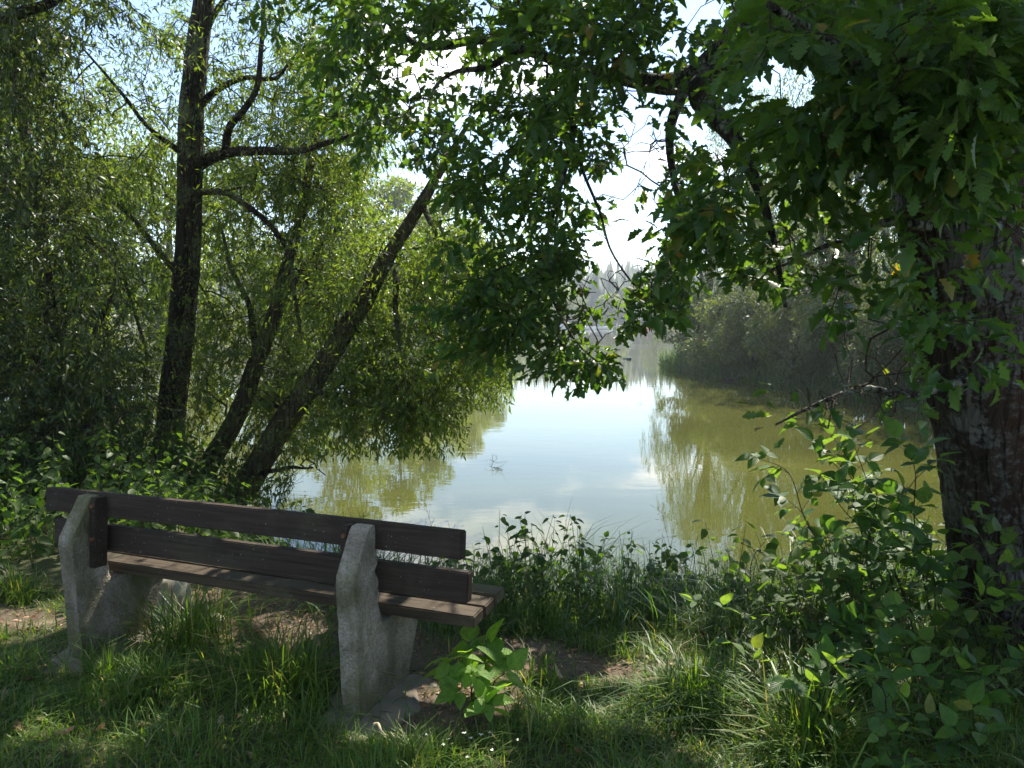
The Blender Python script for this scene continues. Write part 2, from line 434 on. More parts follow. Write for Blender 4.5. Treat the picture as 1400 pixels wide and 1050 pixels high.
def wood_material(name, dark, light, green=.35):
    m, n, l = new_mat(name)
    out = n.new("ShaderNodeOutputMaterial")
    p = n.new("ShaderNodeBsdfPrincipled"); p.inputs["Roughness"].default_value = .75; p.inputs["Specular IOR Level"].default_value = .22
    t = n.new("ShaderNodeTexCoord")
    oi = n.new("ShaderNodeObjectInfo")
    sh = nd(n, "ShaderNodeVectorMath", operation='SCALE'); sh.inputs[0].default_value = (13, 7, 5); l.new(oi.outputs["Random"], sh.inputs["Scale"])
    av = nd(n, "ShaderNodeVectorMath", operation='ADD'); l.new(t.outputs["Object"], av.inputs[0]); l.new(sh.outputs[0], av.inputs[1])
    mp = n.new("ShaderNodeMapping"); mp.inputs["Scale"].default_value = (1.2, 34, 34); l.new(av.outputs[0], mp.inputs[0])
    g = n.new("ShaderNodeTexNoise"); g.inputs["Scale"].default_value = 2.2; g.inputs["Detail"].default_value = 7; g.inputs["Roughness"].default_value = .65; g.inputs["Distortion"].default_value = .4
    l.new(mp.outputs[0], g.inputs["Vector"])
    r1 = ramp(n, [(.3, dark), (.7, light)]); l.new(g.outputs["Fac"], r1.inputs[0])
    q = n.new("ShaderNodeTexNoise"); q.inputs["Scale"].default_value = 3.5; q.inputs["Detail"].default_value = 7; q.inputs["Roughness"].default_value = .65
    l.new(av.outputs[0], q.inputs["Vector"])
    r2 = ramp(n, [(.52, (0, 0, 0)), (.70, (green, green, green))]); l.new(q.outputs["Fac"], r2.inputs[0])
    m2 = nd(n, "ShaderNodeMix", data_type='RGBA'); l.new(r2.outputs[0], m2.inputs[0]); l.new(r1.outputs[0], m2.inputs[6]); m2.inputs[7].default_value = (.095, .095, .052, 1)
    # white specks: bird lime, seeds, lichen spots
    v = n.new("ShaderNodeTexVoronoi"); v.inputs["Scale"].default_value = 42; l.new(av.outputs[0], v.inputs["Vector"])
    v2 = n.new("ShaderNodeTexNoise"); v2.inputs["Scale"].default_value = 7; l.new(av.outputs[0], v2.inputs["Vector"])
    dv = nd(n, "ShaderNodeMath", operation='DIVIDE'); l.new(v.outputs["Distance"], dv.inputs[0]); l.new(v2.outputs["Fac"], dv.inputs[1])
    r3 = ramp(n, [(.10, (1, 1, 1)), (.16, (0, 0, 0))]); l.new(dv.outputs[0], r3.inputs[0])
    m3 = nd(n, "ShaderNodeMix", data_type='RGBA'); l.new(r3.outputs[0], m3.inputs[0]); l.new(m2.outputs[2], m3.inputs[6]); m3.inputs[7].default_value = (.32, .31, .27, 1)
    l.new(m3.outputs[2], p.inputs["Base Color"])
    bp = n.new("ShaderNodeBump"); bp.inputs["Strength"].default_value = .6; bp.inputs["Distance"].default_value = .003
    l.new(g.outputs["Fac"], bp.inputs["Height"]); l.new(bp.outputs[0], p.inputs["Normal"])
    l.new(p.outputs[0], out.inputs[0])
    return m
M_WOOD = wood_material("dark_stained_wood", (.016, .0105, .0075), (.050, .034, .025), .25)
M_SEAT = wood_material("weathered_seat_wood", (.026, .018, .011), (.080, .058, .037), .8)

def ground_material():
    m, n, l = new_mat("bank_soil")
    out = n.new("ShaderNodeOutputMaterial")
    p = n.new("ShaderNodeBsdfPrincipled"); p.inputs["Roughness"].default_value = .95; p.inputs["Specular IOR Level"].default_value = .15
    t = n.new("ShaderNodeTexCoord")
    att = nd(n, "ShaderNodeAttribute", attribute_name="rnd")
    a = n.new("ShaderNodeTexNoise"); a.inputs["Scale"].default_value = 5; a.inputs["Detail"].default_value = 9; a.inputs["Roughness"].default_value = .7
    l.new(t.outputs["Object"], a.inputs["Vector"])
    b = n.new("ShaderNodeTexNoise"); b.inputs["Scale"].default_value = 90; b.inputs["Detail"].default_value = 5; b.inputs["Roughness"].default_value = .75
    l.new(t.outputs["Object"], b.inputs["Vector"])
    ra = ramp(n, [(.3, (.080, .060, .044)), (.55, (.155, .118, .088)), (.75, (.24, .19, .145))]); l.new(a.outputs["Fac"], ra.inputs[0])
    rb = ramp(n, [(.3, (.45, .43, .40)), (.55, (1, 1, 1)), (.75, (1.5, 1.45, 1.4))]); l.new(b.outputs["Fac"], rb.inputs[0])
    mx = nd(n, "ShaderNodeMix", data_type='RGBA', blend_type='MULTIPLY'); mx.inputs[0].default_value = 1
    l.new(ra.outputs[0], mx.inputs[6]); l.new(rb.outputs[0], mx.inputs[7])
    gr = ramp(n, [(.3, (.035, .050, .018)), (.7, (.075, .085, .032))]); l.new(b.outputs["Fac"], gr.inputs[0])
    m2 = nd(n, "ShaderNodeMix", data_type='RGBA'); l.new(att.outputs["Fac"], m2.inputs[0]); l.new(mx.outputs[2], m2.inputs[6]); l.new(gr.outputs[0], m2.inputs[7])
    l.new(m2.outputs[2], p.inputs["Base Color"])
    bp = n.new("ShaderNodeBump"); bp.inputs["Strength"].default_value = .8; bp.inputs["Distance"].default_value = .012
    l.new(b.outputs["Fac"], bp.inputs["Height"]); l.new(bp.outputs[0], p.inputs["Normal"])
    l.new(p.outputs[0], out.inputs[0])
    return m
M_GROUND = ground_material()

def water_material():
    m, n, l = new_mat("murky_lake_water")
    out = n.new("ShaderNodeOutputMaterial")
    p = n.new("ShaderNodeBsdfPrincipled")
    p.inputs["IOR"].default_value = 1.333
    p.inputs["Specular IOR Level"].default_value = .5
    t = n.new("ShaderNodeTexCoord")
    a = n.new("ShaderNodeTexNoise"); a.inputs["Scale"].default_value = .35; a.inputs["Detail"].default_value = 6; a.inputs["Roughness"].default_value = .6
    mpa = n.new("ShaderNodeMapping"); mpa.inputs["Scale"].default_value = (.6, 1.3, 1); l.new(t.outputs["Object"], mpa.inputs[0]); l.new(mpa.outputs[0], a.inputs["Vector"])
    ra = ramp(n, [(.35, (.048, .052, .011)), (.62, (.070, .074, .016)), (.75, (.10, .10, .026))]); l.new(a.outputs["Fac"], ra.inputs[0])
    l.new(ra.outputs[0], p.inputs["Base Color"])
    p.inputs["Roughness"].default_value = .015
    # calm swell plus ripple bands further out
    mp = n.new("ShaderNodeMapping"); mp.inputs["Scale"].default_value = (1.0, 2.2, 1); l.new(t.outputs["Object"], mp.inputs[0])
    s = n.new("ShaderNodeTexNoise"); s.inputs["Scale"].default_value = 1.6; s.inputs["Detail"].default_value = 3; l.new(mp.outputs[0], s.inputs["Vector"])
    f = n.new("ShaderNodeTexNoise"); f.inputs["Scale"].default_value = 7; f.inputs["Detail"].default_value = 3; l.new(mp.outputs[0], f.inputs["Vector"])
    mb_ = n.new("ShaderNodeMapping"); mb_.inputs["Scale"].default_value = (.018, .10, 1); l.new(t.outputs["Object"], mb_.inputs[0])
    bd = n.new("ShaderNodeTexNoise"); bd.inputs["Scale"].default_value = 1.5; bd.inputs["Detail"].default_value = 4; l.new(mb_.outputs[0], bd.inputs["Vector"])
    sx = n.new("ShaderNodeSeparateXYZ"); l.new(t.outputs["Object"], sx.inputs[0])
    rng_ = n.new("ShaderNodeMapRange"); rng_.inputs[1].default_value = 26; rng_.inputs[2].default_value = 60; l.new(sx.outputs["Y"], rng_.inputs[0])
    br = ramp(n, [(.50, (0, 0, 0)), (.60, (1, 1, 1))]); l.new(bd.outputs["Fac"], br.inputs[0])
    bm_ = nd(n, "ShaderNodeMath", operation='MULTIPLY'); l.new(br.outputs[0], bm_.inputs[0]); l.new(rng_.outputs[0], bm_.inputs[1])
    fm = nd(n, "ShaderNodeMath", operation='MULTIPLY'); l.new(f.outputs["Fac"], fm.inputs[0])
    fa = nd(n, "ShaderNodeMath", operation='MULTIPLY_ADD'); l.new(bm_.outputs[0], fa.inputs[0]); fa.inputs[1].default_value = 2.4; fa.inputs[2].default_value = .05
    l.new(fa.outputs[0], fm.inputs[1])
    ad = nd(n, "ShaderNodeMath", operation='ADD'); l.new(fm.outputs[0], ad.inputs[0]); l.new(s.outputs["Fac"], ad.inputs[1])
    bp = n.new("ShaderNodeBump"); bp.inputs["Strength"].default_value = .22; bp.inputs["Distance"].default_value = .006
    l.new(ad.outputs[0], bp.inputs["Height"]); l.new(bp.outputs[0], p.inputs["Normal"])
    l.new(p.outputs[0], out.inputs[0])
    return m
M_WATER = water_material()

M_RUST = plain_material("rusty_iron", (.16, .07, .035), .8, .4)
M_WHITE = plain_material("white_boat_paint", (.78, .78, .76), .4)
M_BLUEGREY = plain_material("blue_grey_canvas", (.16, .20, .26), .6)
M_REDP = plain_material("red_paint", (.55, .06, .04), .5)
M_PALE = plain_material("pale_plaster", (.62, .58, .50), .8)
M_ROOF = plain_material("tile_roof", (.26, .10, .06), .8)
M_DARKGLASS = plain_material("dark_glass", (.04, .05, .06), .1)
M_STONE = plain_material("field_stone", (.34, .31, .26), .9)
M_FLOWER = plain_material("pale_petal", (.72, .70, .62), .7)
M_SEED = plain_material("seed_head", (.20, .15, .10), .8)

# ------------------------------------------------------------------ terrain
WATER_Z = -0.70
LAKE = np.array([(-30, 14), (-16, 13.8), (-10, 13.2), (-7.5, 12.4), (-5.6, 11.4), (-4.4, 10.6), (-3.4, 9.6), (-2.75, 8.4), (-2.3, 7.1), (-1.7, 6.15), (-0.9, 5.6), (0, 5.3), (1, 5.2), (2, 5.25),
                 (3, 5.5), (4.2, 6.1), (6.2, 8.2), (8.4, 11), (10.2, 15), (10.6, 20), (9.0, 26), (7.9, 32), (7.4, 36), (8.2, 41), (12, 45), (22, 52), (45, 80), (75, 130), (90, 175), (60, 187), (20, 184), (-20, 190),
                 (-55, 172), (-40, 150), (-7, 126), (-1.5, 106), (-4.2, 86), (-6.2, 70), (-8.4, 55), (-13, 43), (-17, 33), (-19, 24), (-30, 18)], float)

def lake_sd(X, Y):
    """Signed distance to the shore: positive on land."""
    shp = X.shape; p = np.stack([X.ravel(), Y.ravel()], -1)
    best = np.full(len(p), 1e9); inside = np.zeros(len(p), bool)
    n = len(LAKE)
    for i in range(n):
        a, b = LAKE[i], LAKE[(i + 1) % n]
        ab = b - a
        t = np.clip(((p - a) @ ab) / (ab @ ab), 0, 1)
        d = np.linalg.norm(p - (a + t[:, None] * ab), axis=1)
        best = np.minimum(best, d)
        cond = ((a[1] > p[:, 1]) != (b[1] > p[:, 1]))
        with np.errstate(divide='ignore', invalid='ignore'):
            xi = (b[0] - a[0]) * (p[:, 1] - a[1]) / (b[1] - a[1]) + a[0]
        inside ^= cond & (p[:, 0] < xi)
    return np.where(inside, -best, best).reshape(shp)

def sstep(a, b, x):
    t = np.clip((x - a) / (b - a), 0, 1)
    return t * t * (3 - 2 * t)

def waves(X, Y):
    return (np.sin(X * 2.1 + 1.3 * np.sin(Y * 1.7)) * np.cos(Y * 2.7 + X) * .014 + np.sin(X * 6.3 + 2 * np.sin(Y * 4.1)) * np.sin(Y * 5.2 + 1.1) * .008
            + np.sin(X * 17 + Y * 9) * np.sin(Y * 15 - X * 6) * .003)

def height(X, Y):
    X = np.asarray(X, float); Y = np.asarray(Y, float)
    sd = lake_sd(X, Y)
    near = sstep(-.3, 1.1, sd)
    h = -1.05 + 1.05 * near
    left = sstep(-2.6, -4.6, X) * sstep(4.5, 8.5, Y)
    h = h - .28 * left * near
    h = np.where(sd < 0, np.minimum(h, -.85 + np.maximum(sd, -3) * .35), h)
    far = sstep(195, 330, np.hypot(X, Y))
    h = h + far * 9 * (sd > 0) + sstep(8, 30, sd) * .8
    return h + waves(X, Y) * sstep(0, .4, sd)

def grass_mask(X, Y):
    """1 = grown over, 0 = bare trodden soil."""
    X = np.asarray(X, float); Y = np.asarray(Y, float)
    def ell(cx, cy, rx, ry, ang):
        c, s = math.cos(R(ang)), math.sin(R(ang))
        u = ((X - cx) * c + (Y - cy) * s) / rx; v = (-(X - cx) * s + (Y - cy) * c) / ry
        return np.hypot(u, v)
    w = .14 * np.sin(X * 7.3 + Y * 3.1) + .12 * np.sin(Y * 9.7 - X * 4.3) + .08 * np.sin(X * 21 + Y * 17)
    m = np.ones_like(X)
    for e in [(-1.15, 3.98, 1.25, .42, -25), (.2, 3.5, .5, .2, -15), (-.38, 3.12, .42, .30, -25), (-3.0, 3.95, .75, .22, 10)]:
        m = np.minimum(m, sstep(.72, 1.15, ell(*e) + w))
    return m

def axis(dense_a, dense_b, step, lo, hi):
    mid = list(np.arange(dense_a, dense_b + 1e-6, step))
    up, s = [mid[-1]], step
    while up[-1] < hi:
        s *= 1.16; up.append(up[-1] + s)
    dn, s = [mid[0]], step
    while dn[-1] > lo:
        s *= 1.16; dn.append(dn[-1] - s)
    return np.array(dn[:0:-1] + mid + up[1:])

gx = axis(-4.5, 4.5, .07, -420, 420)
gy = axis(1.5, 7.0, .07, -30, 430)
GX, GY = np.meshgrid(gx, gy)
GZ = height(GX, GY)
mb = MB()
nx, ny = len(gx), len(gy)
ii = np.arange(ny - 1)[:, None]; jj = np.arange(nx - 1)[None]
Fg = np.stack([ii * nx + jj, ii * nx + jj + 1, (ii + 1) * nx + jj + 1, (ii + 1) * nx + jj], -1).reshape(-1, 4)
gm = grass_mask(GX, GY)
mb.add(np.stack([GX, GY, GZ], -1), [Fg], (gm * .8).ravel())
ground = link("ground", mb.mesh("ground", M_GROUND))
tag(ground, "earthy lake bank with worn soil under the bench", kind="structure")

mb = MB()
wx = np.linspace(-140, 160, 31); wy = np.linspace(3, 240, 31)
WX, WY = np.meshgrid(wx, wy)
ii = np.arange(30)[:, None]; jj = np.arange(30)[None]
Fw = np.stack([ii * 31 + jj, ii * 31 + jj + 1, (ii + 1) * 31 + jj + 1, (ii + 1) * 31 + jj], -1).reshape(-1, 4)
mb.add(np.stack([WX, WY, np.full_like(WX, WATER_Z)], -1), [Fw])
water = link("water", mb.mesh("water", M_WATER))
tag(water, "still olive green lake water mirroring the bright sky", kind="structure")

# ------------------------------------------------------------------ leaf templates
def lobed_leaf(outline, fold=.22, droop=.18):
    """Leaf along +Y with a folded midrib; outline = [(t, half width)]."""
    ts = [o[0] for o in outline]; ws = [o[1] for o in outline]
    v, quads = [], []
    n = len(ts)
    for t, w in zip(ts, ws):
        z = -droop * t * t
        v += [(0, t, z), (w, t + .02, z + fold * w), (-w, t + .02, z + fold * w)]
    for i in range(n - 1):
        a, b = 3 * i, 3 * i + 3
        quads += [(a, a + 1, b + 1, b), (a, b, b + 2, a + 2)]
    return np.array(v), [np.array(quads)]

OAK_HI = lobed_leaf([(-.08, .008), (.0, .012), (.08, .05), (.17, .15), (.24, .17), (.28, .09), (.36, .20), (.43, .25), (.48, .13), (.57, .28), (.65, .31), (.70, .17), (.78, .24), (.84, .22), (.87, .13), (.94, .13), (1, .02)], fold=.3)
OAK_UP = lobed_leaf([(0, .02), (.30, .21), (.66, .29), (1, .03)], fold=.3)
OAK_LO = lobed_leaf([(0, .01), (.21, .18), (.30, .10), (.46, .26), (.54, .15), (.70, .31), (.80, .18), (1, .05)], fold=.3)
OAK_LO2 = lobed_leaf([(0, .01), (.21, .19), (.30, .11), (.46, .27), (.54, .16), (.70, .30), (.80, .18), (1, .05)], fold=.75, droop=.5)
OAK_LO3 = lobed_leaf([(0, .01), (.21, .16), (.30, .10), (.46, .24), (.54, .14), (.70, .28), (.80, .17), (1, .05)], fold=-.25, droop=-.15)
WIL = (np.array([(0, 0, 0), (.115, .35, .02), (-.115, .35, .02), (.09, .68, -.05), (-.09, .68, -.05), (0, 1, -.16)]), [np.array([(0, 1, 2)]), np.array([(1, 3, 4, 2)]), np.array([(3, 5, 4)])])
OVATE = lobed_leaf([(0, .01), (.06, .15), (.18, .29), (.35, .35), (.52, .31), (.70, .22), (.86, .10), (1, .005)], fold=.2, droop=.22)
OVATE_HI = lobed_leaf([(0, .01), (.05, .12), (.09, .16), (.12, .23), (.17, .25), (.20, .30), (.26, .31), (.30, .345), (.36, .335), (.41, .35), (.47, .32), (.52, .32), (.58, .275), (.63, .27), (.69, .215), (.74, .205), (.80, .145), (.85, .13), (.91, .065), (.95, .05), (1, .004)], fold=.22, droop=.25)
CARD = (np.array([(0, 0, 0), (.26, .5, .06), (-.26, .5, .06), (0, 1, -.1)]), [np.array([(0, 1, 3, 2)])])

# ------------------------------------------------------------------ branch growth
class Skeleton:
    """Nodes with a parent; targets are joined one by one to the nearest node."""
    def __init__(self):
        self.p = np.zeros((60000, 3)); self.par = np.full(60000, -1); self.n = 0; self.fixed = set()
    def node(self, p, par):
        i = self.n; self.p[i] = p; self.par[i] = par; self.n += 1
        return i
    def limb(self, pts, par=-1):
        k = par
        for q in pts:
            k = self.node(q, k); self.fixed.add(k)
    def grow(self, targets, rng, sag=.08, order=True):
        T = np.asarray(targets)
        if order:
            base = self.p[:self.n]
            d = np.array([np.min(np.linalg.norm(base - t, axis=1)) for t in T])
            T = T[np.argsort(d)]
        ends = []
        for t in T:
            d = np.linalg.norm(self.p[:self.n] - t, axis=1)
            k = int(np.argmin(d)); L = d[k]
            a = self.p[k].copy()
            n = max(2, min(7, int(L / .16) + 1))
            bow = rng.normal(size=3) * L * .10
            bow[2] += sag * L
            par = k
            for s in range(1, n + 1):
                f = s / n
                q = a + (t - a) * f + bow * math.sin(math.pi * f) + rng.normal(size=3) * L * .015 * (s < n)
                par = self.node(q, par)
            ends.append(par)
        return ends
    def radii(self, tip=.0028, expo=2.3, cap=.05):
        r = np.zeros(self.n)
        kids = np.zeros(self.n)
        for i in range(self.n):
            if self.par[i] >= 0: kids[self.par[i]] += 1
        acc = np.zeros(self.n)
        for i in range(self.n - 1, -1, -1):
            a = acc[i] if acc[i] > 0 else tip ** expo
            r[i] = min(a ** (1 / expo), cap)
            if self.par[i] >= 0: acc[self.par[i]] += a
        return r
    def build(self, mb, r, seg=5):
        ids = np.array([i for i in range(self.n) if self.par[i] >= 0 and i not in self.fixed])
        if len(ids) == 0: return
        a = self.p[self.par[ids]]; b = self.p[ids]
        rb = r[ids]; ra = np.minimum(r[self.par[ids]], rb * 1.25)
        t = norm(b - a)
        ref = np.tile(np.array([.31, .22, .92]), (len(ids), 1)); bad = np.abs((t * ref).sum(1)) > .9; ref[bad] = (1, 0, 0)
        n1 = norm(np.cross(t, ref)); n2 = np.cross(t, n1)
        th = np.linspace(0, 2 * np.pi, seg, endpoint=False)
        b = b + t * (rb * .4)[:, None]
        ring = lambda c, rr: c[:, None] + rr[:, None, None] * (np.cos(th)[None, :, None] * n1[:, None] + np.sin(th)[None, :, None] * n2[:, None])
        V = np.concatenate([ring(a, ra), ring(b, rb)], axis=1)
        k = np.arange(seg); q = np.stack([k, (k + 1) % seg, seg + (k + 1) % seg, seg + k], -1)
        F = (q[None] + (np.arange(len(ids)) * 2 * seg)[:, None, None]).reshape(-1, 4)
        mb.add(V.reshape(-1, 3), [F])

def limb_mesh(mb, ctrl, seg=10, sub=6, bark=.0, freq=9, skel=None, wob=0.0):
    P, rr = catmull([c[0] for c in ctrl], [c[1] for c in ctrl], sub)
    if wob:
        for i in range(1, len(P)):
            v = mnoise.noise_vector(Vector(P[i] * 2.3))
            P[i] += np.array(v) * wob * min(1, i / 4)
    tube(mb, P, rr, seg, bark, freq)
    if skel is not None:
        skel.limb(P)
    return P, rr

def in_ell(px, py, E):
    k = np.zeros(np.shape(px), bool)
    for cx, cy, rx, ry in E:
        k |= ((px - cx) / rx) ** 2 + ((py - cy) / ry) ** 2 < 1
    return k

def region_points(regs, rng, gaps=()):
    out = []
    for cx, cy, rx, ry, y0, y1, n in regs:
        while n > 0:
            u, v = rng.uniform(-1, 1, 2)
            if u * u + v * v > 1: continue
            px, py = cx + u * rx, cy + v * ry
            n -= 1
            if gaps and in_ell(np.array(px), np.array(py), gaps): continue
            out.append(at(px, py, rng.uniform(y0, y1)))
    return np.array(out)

def band_clear(p, ctrl, extra=6.0):
    """True for points that hang in front of a limb and would cover it."""
    px, py = project(p)
    hit = np.zeros(len(p), bool)
    for (a, ra), (b, rb) in zip(ctrl[:-1], ctrl[1:]):
        ax, ay = project(np.asarray(a)); bx, by = project(np.asarray(b))
        d = np.array([bx - ax, by - ay]); L2 = max(d @ d, 1e-6)
        t = np.clip(((px - ax) * d[0] + (py - ay) * d[1]) / L2, 0, 1)
        dist = np.hypot(px - ax - t * d[0], py - ay - t * d[1])
        Yl = a[1] + (b[1] - a[1]) * t
        w = FOC * (ra + (rb - ra) * t) / Yl + extra
        hit |= (dist < w) & (p[:, 1] < Yl + .05)
    return hit

# ------------------------------------------------------------------ oak on the right
rng = np.random.default_rng(21)
oak_base = on(1432, 960, 0.0)
oak = thing("oak_tree", (oak_base[0], oak_base[1], 0), "massive old oak with lichen spotted trunk leaning over the bank", "tree")
mb = MB(); sk = Skeleton()
trunk_ctrl = [(at(1450, 1080, 3.85), .50), (at(1440, 960, 3.9), .42), (at(1418, 850, 3.95), .365), (at(1396, 720, 4.0), .335), (at(1374, 600, 4.0), .32), (at(1344, 430, 4.0), .31), (at(1316, 270, 4.02), .305),
              (at(1278, 110, 4.05), .31), (at(1240, -60, 4.1), .30), (at(1200, -300, 4.2), .27), (at(1180, -700, 4.4), .21), (at(1150, -1250, 4.7), .13)]
P, rr = catmull([c[0] for c in trunk_ctrl], [c[1] for c in trunk_ctrl], 14)
tube(mb, P, rr, 56, bark=.085, freq=13)
sk.limb(P)
part("trunk", mb, M_OAK_BARK, oak)

OAK_LIMBS = [
    [(at(1262, 30, 4.05), .22), (at(1160, -40, 4.2), .19), (at(1050, 15, 4.5), .155), (at(990, 78, 4.8), .11), (at(930, 113, 5.0), .075), (at(870, 110, 5.2), .055), (at(800, 93, 5.4), .040), (at(716, 68, 5.7), .034), (at(680, 56, 5.85), .030), (at(640, 57, 6.0), .034), (at(600, 64, 6.1), .030), (at(566, 58, 6.2), .026), (at(520, 22, 6.4), .018), (at(470, -10, 6.6), .010)],
    [(at(975, 95, 4.85), .085), (at(958, 128, 4.75), .075), (at(980, 160, 4.65), .062), (at(1006, 192, 4.55), .045), (at(1035, 250, 4.4), .03), (at(1060, 330, 4.3), .018), (at(1075, 420, 4.2), .010)],
    [(at(716, 68, 5.7), .03), (at(692, 78, 5.72), .028), (at(664, 93, 5.75), .024), (at(618, 101, 5.85), .016), (at(590, 130, 5.9), .010), (at(585, 190, 5.9), .006)],
    [(at(800, 94, 5.4), .028), (at(780, 108, 5.25), .024), (at(781, 150, 5.2), .022), (at(783, 185, 5.15), .021), (at(774, 228, 5.1), .018), (at(756, 290, 5.0), .015), (at(738, 360, 4.9), .012), (at(712, 432, 4.8), .007), (at(690, 480, 4.75), .004)],
    [(at(783, 195, 5.15), .014), (at(800, 240, 5.05), .011), (at(822, 290, 4.95), .009), (at(838, 345, 4.85), .007), (at(872, 395, 4.7), .005), (at(905, 420, 4.6), .004)],
    [(at(1270, 310, 3.85), .03), (at(1215, 304, 3.8), .022), (at(1175, 318, 3.75), .018), (at(1110, 345, 3.7), .012), (at(1050, 372, 3.7), .006)],
    [(at(1320, 520, 3.75), .026), (at(1240, 540, 3.65), .020), (at(1180, 530, 3.6), .015), (at(1110, 555, 3.6), .010), (at(1062, 580, 3.6), .005)],
    [(at(1300, 200, 3.8), .06), (at(1250, 150, 3.4), .045), (at(1180, 90, 3.0), .032), (at(1110, 40, 2.7), .02), (at(1050, 10, 2.5), .01)],
    [(at(738, 370, 4.9), .009), (at(765, 430, 4.75), .008), (at(790, 470, 4.6), .006), (at(825, 500, 4.5), .004)],
    [(at(940, 110, 5.0), .04), (at(915, 180, 4.9), .03), (at(925, 260, 4.7), .02), (at(950, 330, 4.5), .012)],
]
for ctrl in OAK_LIMBS:
    mb = MB()
    big = ctrl[0][1] > .05
    limb_mesh(mb, ctrl, seg=16 if big else 8, sub=7, bark=.10 if big else .05, freq=8, skel=sk, wob=.02 if big else .012)
    part("branch", mb, M_OAK_LIMB, oak)
# limbs above the picture that carry the shading crown
for ctrl in [[(at(1225, -150, 4.15), .16), ((.6, 4.2, 5.6), .12), ((-1.2, 4.0, 6.4), .08), ((-3.2, 4.0, 6.9), .04)],
             [(at(1205, -260, 4.2), .15), ((2.0, 6.2, 6.2), .11), ((1.4, 8.0, 6.8), .06), ((.9, 9.4, 7.2), .03)],
             [(at(1195, -360, 4.2), .15), ((2.2, 2.2, 6.0), .11), ((1.2, .4, 6.6), .07), ((.2, -1.6, 7.0), .03)],
             [(at(1190, -460, 4.3), .13), ((4.2, 5.0, 7.0), .08), ((6.0, 5.6, 7.6), .03)]]:
    mb = MB()
    limb_mesh(mb, ctrl, seg=12, sub=8, bark=.08, freq=8, skel=sk, wob=.05)
    part("branch", mb, M_OAK_LIMB, oak)

OAK_GAPS = [(1000, 455, 62, 72), (1085, 455, 40, 40), (1120, 500, 26, 30), (905, 485, 60, 30), (962, 14, 40, 24), (1078, 112, 52, 30), (985, 192, 22, 16), (952, 175, 14, 22), (838, 352, 36, 16), (800, 255, 18, 20), (838, 250, 24, 18), (540, 258, 48, 36), (875, 300, 22, 18), (925, 62, 14, 10), (700, 230, 16, 12)]
regs = [(850, 405, 110, 45, 4.1, 5.0, 30), (765, 330, 55, 60, 4.5, 5.4, 26), (790, 470, 60, 40, 4.3, 4.8, 12), (1165, 548, 105, 42, 3.3, 3.9, 40), (1230, 80, 220, 140, 2.4, 4.4, 120), (1100, 280, 180, 115, 3.2, 5.0, 130), (1180, 480, 115, 110, 3.2, 4.3, 66), (1330, 380, 80, 150, 2.7, 3.5, 40),
        (880, 40, 170, 70, 4.0, 5.5, 100), (860, 170, 130, 100, 4.2, 5.6, 90), (610, 130, 180, 140, 5.0, 6.8, 215), (685, 320, 105, 90, 4.6, 6.0, 50),
        (870, 395, 95, 48, 4.0, 5.0, 44), (800, 486, 52, 36, 4.35, 4.8, 18), (665, 435, 75, 55, 4.6, 5.2, 40), (1000, 345, 95, 45, 3.5, 4.8, 30), (500, 20, 150, 50, 5.5, 7.0, 34),
        (960, 250, 90, 90, 3.8, 4.9, 34), (1330, 60, 120, 90, 2.2, 3.2, 60), (1200, 130, 150, 90, 2.6, 3.6, 60), (1320, 180, 90, 70, 2.6, 3.4, 40), (700, 220, 170, 90, 4.8, 6.2, 84), (880, 230, 90, 60, 4.4, 5.4, 30), (540, 90, 120, 90, 5.6, 7.0, 50), (770, 20, 330, 45, 4.6, 6.2, 130), (1090, 20, 60, 30, 2.4, 3.0, 14)]
T_in = region_points(regs, rng, OAK_GAPS)

# the crown above and behind the viewpoint (out of the picture, throws the shade)
T_up = []
SHADE_HOLES = [(at(645, 925, 3.0), .36), (on(905, 880, .1), .24), (on(1010, 960, .1), .22), (on(30, 850, 0), .30), (on(250, 775, .42), .16), (on(560, 840, .4), .05), (on(760, 985, 0), .10),
               (on(1180, 880, .3), .30), (on(400, 870, 0), .16), (on(150, 800, .3), .12), (on(1120, 700, .6), .25), (on(640, 820, .4), .08), (on(440, 760, .4), .06), (on(960, 1010, 0), .14), (on(60, 1000, 0), .12), (at(1150, 290, 4.0), .22), (at(1085, 330, 4.2), .18), (at(1230, 330, 3.9), .18), (at(1110, 200, 4.3), .16), (at(1090, 545, 3.7), .12), (at(900, 250, 4.8), .2), (at(800, 470, 4.6), .2), (at(640, 250, 5.6), .25), (at(560, 120, 6), .3), (at(820, 420, 4.7), .15), (on(720, 985, 0), .10), (on(340, 1000, 0), .12), (at(1200, 640, 3.7), .15), (at(1300, 880, 3.2), .12), (at(1130, 760, 3.6), .14), (on(1150, 1000, .2), .16), (on(1230, 900, .3), .14), (on(1060, 900, .3), .16), (on(200, 1010, 0), .14), (on(470, 1030, 0), .10), (on(110, 900, 0), .12), (on(830, 990, 0), .12)]
_h = np.random.default_rng(404)
for _n, _x0, _x1, _y0, _y1, _d0, _d1, _r0, _r1 in ((26, 980, 1285, 180, 420, 3.4, 4.6, .06, .12), (9, 1130, 1390, 60, 250, 2.6, 3.6, .05, .09), (40, 1060, 1340, 620, 960, 2.9, 3.9, .07, .14), (12, 480, 760, 40, 330, 5.2, 6.2, .10, .2), (10, 1050, 1280, 480, 590, 3.4, 3.9, .06, .10)):
    for _ in range(_n):
        SHADE_HOLES.append((at(_h.uniform(_x0, _x1), _h.uniform(_y0, _y1), _h.uniform(_d0, _d1)), _h.uniform(_r0, _r1)))
for _ in range(26):
    SHADE_HOLES.append((on(_h.uniform(0, 1300), _h.uniform(900, 1050), 0), _h.uniform(.04, .10)))
HC = np.array([c for c, _ in SHADE_HOLES]); HR = np.array([r for _, r in SHADE_HOLES])
